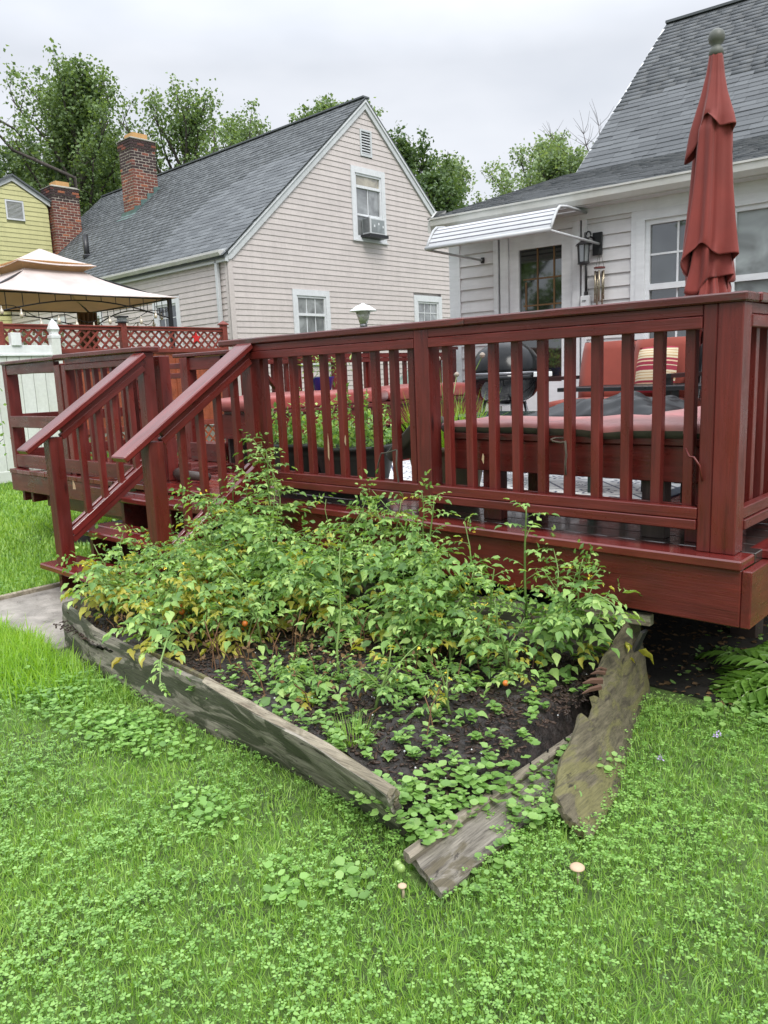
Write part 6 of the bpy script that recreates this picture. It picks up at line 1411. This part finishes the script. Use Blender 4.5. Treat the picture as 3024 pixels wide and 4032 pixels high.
# clover
P = sample(130000, -4.8, 2.2, -2.95, 1.3, lambda d, P: np.clip((2.2 / d) ** 1.0, 0, 1) * np.clip(.66 + .42 * vnoise(P, 4, 8) + .45 * vnoise(P, 14, 3), .14, 1) * .95)
n = len(P); print('clover', n); a = rnd(n, 0, 6.28); _, dist = inview(P)
B = np.stack([np.cos(a), np.sin(a), rnd(n, -.1, .1)], 1); A, B, Cc = axes(B, np.tile([0, 0, 1.], (n, 1)) + .22 * sph(n)); s_ = (.008 + .012 * rnd(n) ** 2) * (1 + .05 * dist)
V, F = inst(*CLOVER, np.concatenate([P, (GZ + rnd(n, .018, .056))[:, None]], 1), A, B, Cc, s_, s_, s_); o = place('clover', arrmesh('clover', V, F, M['clover']), None, Matrix.Identity(4)); tag(o, kind='stuff')
# creeping round leaved weed below the front board and at the right
gzf = lambda P: np.full(len(P), GZ)
def blob(cx, cy, rx, ry, k=1.): return lambda d, P: np.clip(1.3 - np.hypot((P[:, 0] - cx) / rx, (P[:, 1] - cy) / ry), 0, 1) * k * np.clip(.65 + .5 * vnoise(P, 8, 5), 0, 1)
P = np.concatenate([sample(16000, -3., -1., -1.9, -1.25, blob(-2.05, -1.50, .62, .17, .5)), sample(2500, -1.4, -.6, -1.8, -1.3, blob(-1.0, -1.66, .15, .08, .45)), sample(2600, -.8, -.3, -2.1, -1.45, blob(-.55, -1.75, .12, .07, .3))])
roundpatch('creeping_weed', P, gzf, .065, .014, .028, 'clover', .4)
P = np.concatenate([sample(3200, -.30, .2, -1.5, -.7, blob(-.17, -1.25, .07, .20, .45)), sample(1500, -.1, .7, -.2, .4, blob(.25, .05, .4, .22, .6)), sample(3000, -.7, -.2, -1.9, -1.2, blob(-.42, -1.62, .08, .06, .4))])
P = np.concatenate([P, scatter(200, -.31, -.12, -1.14, -.62)]); roundpatch('round_leaf_weed', P, lambda q: np.where((q[:, 0] < -.12) & (q[:, 1] > -1.15) & (q[:, 1] < -.6), GZ + .03, GZ), .06, .014, .034, 'ivy', .45)
# mushrooms, dropped fruit, thistle flower
def mushroom(x, y, h, r, label):
    t = thing('mushroom', label, 'mushroom', (x, y, GZ)); MB().tube([(x, y, GZ), (x + .003, y, GZ + h * .6), (x, y, GZ + h)], [.004, .0035, .003], 8).build('stipe', simple('pale_stipe', (.45, .36, .25), .8), t, smooth=True)
    MB().lathe([(r, h), (r * .98, h + r * .12), (r * .7, h + r * .34), (r * .3, h + r * .42), (0, h + r * .44)], (x, y, GZ), 20).build('cap', simple('tan_cap', (.50, .36, .24), .6), t, smooth=True)
mushroom(.035, -1.225, .050, .020, 'larger pale tan mushroom in the lawn at the right'); mushroom(-.28, -1.565, .042, .012, 'smaller tan mushroom in the lawn below the fallen plank')
for k, (dx, dy) in enumerate(((0, 0), (.017, -.006))):
    o = place('fallen_tomato', TOM['tomg'], None, T(-.335 + dx, -1.52 + dy, GZ + .055) @ Matrix.Scale(.012, 4)); tag(o, ('left' if k == 0 else 'right') + ' one of two yellow green tomatoes resting at the tip of the fallen plank', 'tomato')
for (x, y) in ((-.03, -.55), (.06, -.28)):
    n = 12; P = np.array([x, y, GZ + .06]) + RNG.normal(0, .006, (n, 3)); A, B, Cc = axes(sph(n) + [0, 0, .6], sph(n)); s_ = np.full(n, .010); V, F = inst(*LEAF4, P, A, B, Cc, s_ * .6, s_, s_)
    o = place('clover_flower', arrmesh('clover_flower', V, F, simple('pale_violet' + str(x), (.42, .34, .55), .7)), None, Matrix.Identity(4)); tag(o, 'tiny pale violet flower in the grass ' + ('nearer the broken board' if x < 0 else 'farther back, below the deck corner'), 'flower')

# ferns under the deck corner
def fern(x, y, n, L0, seed, label, dir0=0., spread=6.28, zb=GZ):
    rg = np.random.default_rng(seed); t = thing('fern', label, 'fern', (x, y, zb)); PP, BB, NN, SS, st_ = [], [], [], [], MB()
    for k in range(n):
        a = dir0 + spread * (k / n - .5) + rg.uniform(-.2, .2); d = np.array([math.cos(a), math.sin(a), rg.uniform(.7, 1.5)]); d /= np.linalg.norm(d); p = np.array([x, y, zb]); pts = [p]; Lk = L0 * rg.uniform(.7, 1.1)
        for i in range(12):
            d = d + np.array([0, 0, -.13]); d /= np.linalg.norm(d); p = p + d * Lk / 12; pts.append(p); sd_ = np.cross(d, [0, 0, 1.]); sd_ /= np.linalg.norm(sd_); nv = np.cross(sd_, d)
            if i > 2:
                for s in (-1, 1): PP.append(p); BB.append(sd_ * s + d * .45 + [0, 0, -.1]); NN.append(nv + rg.normal(0, .12, 3)); SS.append(Lk * .34 * math.sin(math.pi * (.16 + .80 * (i - 2) / 11)))
        PP.append(p); BB.append(d); NN.append(nv); SS.append(Lk * .1); st_.tube([tuple(q) for q in pts[::3]], .002, 4)
    st_.build('stalks', M['stem'], t); P, B, Nn, S = map(lambda q: np.array(q, float), (PP, BB, NN, SS)); A, B, Cc = axes(B, Nn); V, F = inst(*LEAF8, P, A, B, Cc, S * .30, S, S * .5); b = np.array([x, y, zb]); place('pinnae', arrmesh('pinnae', V - b, F, M['fern']), t, T(*b), kind='stuff')
fern(.14, .42, 10, .46, 1, 'bright green fern at the right below the deck corner'); fern(.30, .75, 10, .52, 2, 'taller fern behind at the right edge of the picture'); fern(-.02, .55, 7, .36, 3, 'shaded fern under the deck behind the corner')
fern(.30, .38, 9, .40, 4, 'fern at the right edge in front of the taller one')

# climbing weed by the white fence at the far left
n = 220; P = np.array([-9.9, .95, .15]) + RNG.normal(size=(n, 3)) * [.12, .22, .28]; A, B, Cc = axes(sph(n), sph(n) + [0, 0, .6]); s_ = rnd(n, .03, .08); V, F = inst(*LEAF8, P, A, B, Cc, s_ * .7, s_, s_)
wt = thing('sapling', 'thin sapling growing in front of the white vinyl fence', 'sapling', (-9.9, .95, GZ)); place('leaves', arrmesh('leaves', V, F, M['ivy']), wt, Matrix.Identity(4), kind='stuff')
m = MB(); m.tube([(-9.9, .95, GZ), (-9.88, 1.0, -.1), (-9.9, .95, .45)], .012, 6)
for k in range(9):
    a = random.uniform(0, 6.28); z = -.3 + .1 * k; m.tube([(-9.9, .97, z), (-9.9 + .15 * math.cos(a), .97 + .35 * math.sin(a), z + .25)], .004, 4)
m.build('twigs', M['bark'], wt)

# ------------------------------------------------------------------ trees
def tree(x, y, H_, cr, label, seed, mat='tree1', leaf=.13, limbs=13, subs=7, cl=26, start=.28, elev=(.60, 1.40), shape=1., trunk=.28, z0=GZ, name='maple_tree', top=.9, per=3, spike=.9):
    rg = np.random.default_rng(seed); t = thing(name, label, 'tree', (x, y, z0)); m = MB(); PP = []; 
    lead = []; p = np.array([x, y, z0]); d = np.array([rg.normal(0, .04), rg.normal(0, .04), 1.]); n = 14
    for i in range(n + 1):
        lead.append(p.copy()); d = d + rg.normal(0, .05, 3); d[2] = abs(d[2]); d /= np.linalg.norm(d); p = p + d * H_ * .93 / n
    m.tube([tuple(q) for q in lead], [trunk * (1 - .93 * i / n) for i in range(n + 1)], 8); m.build('trunk', M['bark'], t, smooth=True); m = MB(); az = rg.uniform(0, 6)
    for k in range(limbs):
        f = start + (top - start) * (k + rg.uniform(0, .6)) / limbs; q = f * n; j = min(int(q), n - 1); b = lead[j] + (lead[j + 1] - lead[j]) * (q - j); az += 2.4 + rg.normal(0, .3)
        r_ = cr * (math.sin(math.pi * min(1, (1 - f) / (1 - start) * .72 + .14)) ** shape) * rg.uniform(.75, 1.15); e = elev[0] + (elev[1] - elev[0]) * (f - start) / (top - start)
        dd = np.array([math.cos(az) * math.cos(e), math.sin(az) * math.cos(e), math.sin(e)]); pts = [b]; L_ = r_ / max(.35, math.cos(e) * .9)
        L_ = min(L_, cr * 1.3, (H_ * (1 - f) * .80 + .35) / max(.3, math.sin(e)))
        for i in range(8): dd = dd + rg.normal(0, .10, 3) + [0, 0, .035]; dd /= np.linalg.norm(dd); pts.append(pts[-1] + dd * L_ / 8)
        m.tube([tuple(v_) for v_ in pts], [trunk * .36 * (1 - f * .5) * (1 - .9 * i / 8) + .008 for i in range(9)], 5)
        for s in range(subs):
            g_ = .25 + .75 * (s + rg.uniform()) / subs; q = g_ * 8; j = min(int(q), 7); b2 = pts[j] + (pts[j + 1] - pts[j]) * (q - j); w_ = nrm(rg.normal(size=3) * .75 + dd * .6 + [0, 0, spike]); L2 = min(L_ * rg.uniform(.22, .42), .9); p2 = b2; sp_ = [b2]
            for i in range(4): w_ = nrm(w_ + rg.normal(0, .15, 3) + [0, 0, .06]); p2 = p2 + w_ * L2 / 4; sp_.append(p2)
            m.tube([tuple(v_) for v_ in sp_], [.022, .016, .012, .008, .004], 3, cap=False)
            for i in range(per + 1):
                c = sp_[1] + (sp_[-1] - sp_[1]) * i / per; nn = int(cl * rg.uniform(.5, 1.3)); PP.append(c + rg.normal(size=(nn, 3)) * np.array([.21, .21, .19]) * (1.15 - .5 * i / per))
    m.build('limbs', M['bark'], t, smooth=True); P = np.concatenate(PP); n = len(P); B = nrm(rg.normal(size=(n, 3)) + [0, 0, -.25]); A, B, Cc = axes(B, rg.normal(size=(n, 3)) * .8 + [0, 0, 1.]); s_ = rg.uniform(.7, 1.3, n) * leaf
    V, F = inst(*LEAF4, P, A, B, Cc, s_ * .85, s_, s_); b = np.array([x, y, z0]); place('crown', arrmesh('crown', V - b, F, M[mat]), t, T(*b), kind='stuff'); return t
def at(px, dist):   # ground point for a bearing, used only to lay the trees out behind the houses
    d = cf + (px - 1512) / 3041 * crr; h = d / np.hypot(d[0], d[1]); return CP.x + h[0] * dist, CP.y + h[1] * dist
def hat(px, py, dist):   # height of a far point at a given bearing and distance
    d = cf + (px - 1512) / 3041 * crr - (py - 2016) / 3041 * cuu; return CP.z + d[2] / math.hypot(d[0], d[1]) * dist
TR_ = [   # bearing, distance, height of the top in the view, half width (both in photo pixels), label, ...
 (365, 30, 215, 125, 'tall pointed maple behind the two brick chimneys', 21, 'tree1', .125, 26, 9, 30, .30),
 (500, 32, 320, 95, 'upright maple shoulder just right of the tall pointed one', 22, 'tree1', .125, 18, 7, 24, .30),
 (90, 31, 500, 190, 'broad dark tree at the far left behind the yellow house', 23, 'tree3', .14, 22, 10, 34, .25),
 (-110, 29, 480, 170, 'dark tree cut by the left edge of the picture', 24, 'tree3', .14, 18, 10, 32, .25),
 (300, 36, 600, 230, 'dark leafy tree filling the gap between the chimneys', 33, 'tree3', .15, 22, 11, 36, .15),
 (750, 30, 375, 130, 'loose feathery maple right of the nearer chimney', 25, 'tree1', .125, 22, 7, 20, .30),
 (640, 34, 560, 120, 'lower maple in the dip between the nearer chimney and the feathery maple', 36, 'tree1', .14, 18, 9, 28, .2),
 (1090, 38, 440, 150, 'tree top showing above the middle of the pink house ridge', 26, 'tree1', .14, 20, 8, 24, .35),
 (1320, 42, 405, 90, 'small tree top showing just left of the pink gable peak', 34, 'tree1', .15, 16, 7, 22, .4),
 (1500, 33, 430, 110, 'dense maple directly right of the pink gable peak', 27, 'tree1', .14, 24, 10, 32, .25),
 (1610, 31, 575, 110, 'dark green tree on the slope of the pink roof line', 28, 'tree3', .14, 22, 10, 32, .2),
 (1720, 29, 700, 110, 'lower dark tree where the pink roof meets the porch roof', 35, 'tree3', .14, 18, 9, 30, .15),
 (1860, 36, 640, 110, 'lighter green tree above the porch roof corner', 29, 'tree2', .14, 20, 9, 26, .2),
 (2060, 38, 580, 140, 'tallest light green tree left of the steep roof', 30, 'tree2', .15, 22, 9, 24, .2),
 (2210, 35, 620, 110, 'light green tree beside the steep dark roof', 31, 'tree2', .14, 18, 9, 24, .2),
 (2350, 40, 590, 110, 'light green tree partly hidden by the steep dark roof', 32, 'tree2', .15, 16, 8, 24, .2),
]
for (px, dist, yt, hw, lb, sd_, mt, lf, li, su, clu, stt) in TR_:
    x, y = at(px, dist); dep = (Vector((x, y, .7)) - CP).dot(cF); H_ = (hat(px, yt, dist) + .64) * 1.0 + .25; tree(x, y, H_, hw * dep / 3041 * 2.35, lb, sd_, mt, lf * .92, li, su, int(clu * .85), stt, shape=1.1, spike=1.1)
# bare dead limb at the left and a bare tree by the roof
def deadtree(px, dist, segs, r0, label, tw=4, leaves=0, name='dead_tree'):
    """segs: polylines in (bearing px, height) at the given distance"""
    x, y = at(px, dist); t = thing(name, label, 'tree', (x, y, GZ)); m = MB(); ends = []
    for k, pl in enumerate(segs):
        pts = [];
        for i, (q, z) in enumerate(pl): a, b = at(q, dist + .6 * math.sin(i * 1.7 + k)); pts.append((a, b, z))
        r_ = r0 * (1 if k == 0 else .5); m.tube(pts, [max(.012, r_ * (1 - .85 * i / (len(pts) - 1))) for i in range(len(pts))], 6); ends += pts[1:]
        for i in range(1, len(pts)):
            for _ in range(tw):
                a = Vector(pts[i]); d = Vector(sph(1)[0]); d.z = abs(d.z) * .8 + .2; L_ = random.uniform(.3, .9); m.tube([a, a + d * L_ * .5 + Vector((.05, 0, .05)), a + d * L_ + Vector((0, 0, .2))], [.012, .008, .004], 3, cap=False)
    m.build('bare_limbs', M['bark'], t, smooth=True)
    if leaves:
        e = np.array(ends[leaves:]); P = np.repeat(e, 75, 0) + RNG.normal(size=(len(e) * 75, 3)) * [.34, .34, .28]; n = len(P); A, B, Cc = axes(sph(n), np.tile([0, 0, 1.], (n, 1)) + .7 * sph(n)); s_ = rnd(n, .08, .16); V, F = inst(*LEAF4, P, A, B, Cc, s_ * .85, s_, s_); b = np.array([x, y, GZ]); place('leaf_tufts', arrmesh('leaf_tufts', V - b, F, M['tree1']), t, T(*b), kind='stuff')
zz_ = lambda py, dist, px=200: hat(px, py, dist)
D_ = 27.5
deadtree(430, D_, [[(435, -.6), (435, 5), (430, zz_(700, D_)), (300, zz_(655, D_)), (215, zz_(590, D_)), (160, zz_(510, D_)), (120, zz_(470, D_)), (108, zz_(400, D_)), (70, zz_(362, D_))], [(168, zz_(520, D_)), (165, zz_(460, D_)), (140, zz_(390, D_)), (118, zz_(372, D_)), (112, zz_(310, D_)), (150, zz_(270, D_))], [(70, zz_(362, D_)), (40, zz_(372, D_)), (5, zz_(360, D_)), (20, zz_(320, D_))], [(118, zz_(372, D_)), (60, zz_(300, D_)), (85, zz_(275, D_))], [(175, zz_(505, D_)), (230, zz_(530, D_)), (260, zz_(540, D_))]], .085, 'dark leaning dead limb with leaf tufts at its tips at the upper left', 1, 12, 'leaning_tree')
h3 = lambda px, py: (px, hat(px, py, 34))
deadtree(2330, 34, [[(2345, 2), h3(2340, 720), h3(2325, 640), h3(2300, 590), h3(2290, 520)], [h3(2320, 640), h3(2250, 620), h3(2190, 580), h3(2170, 540)], [h3(2330, 680), h3(2350, 580), h3(2345, 510)]], .06, 'bare grey tree showing beside the steep dark roof', 5)
# weeds and litter in the dark under the deck corner
P = np.stack([rnd(90, -.35, .05), rnd(90, .12, 1.2)], 1); roundpatch('underdeck_weeds', P, gzf, .07, .012, .03, 'ivy', .5)
n = 700; P = np.stack([rnd(n, -1.0, .05), rnd(n, .1, 1.6), np.full(n, GZ + .016)], 1); A, B, Cc = axes(sph(n) * [1, 1, .1], np.tile([0, 0, 1.], (n, 1)) + .4 * sph(n)); s_ = rnd(n, .01, .04); V, F = inst(*LEAF8, P, A, B, Cc, s_ * .6, s_, s_); o = place('leaf_litter', arrmesh('leaf_litter', V, F, bpy.data.materials['withered']), None, Matrix.Identity(4)); tag(o, kind='stuff')
# trees across the yard, mirrored in the window panes
for (x, y, H_, cr, sd_, lb) in ((-5, -19, 11, 3.4, 61, 'large maple behind the viewer, mirrored in the window panes on the right'), (2.5, -22, 13, 3.8, 62, 'tall maple behind the viewer, mirrored beside the umbrella'), (-13, -17, 9, 3, 63, 'smaller maple behind the viewer at the end of the yard')):
    tree(x, y, H_, cr * 1.2, lb, sd_, 'tree1', .17, 18, 8, 20, .25)
print('objects', len(bpy.data.objects))
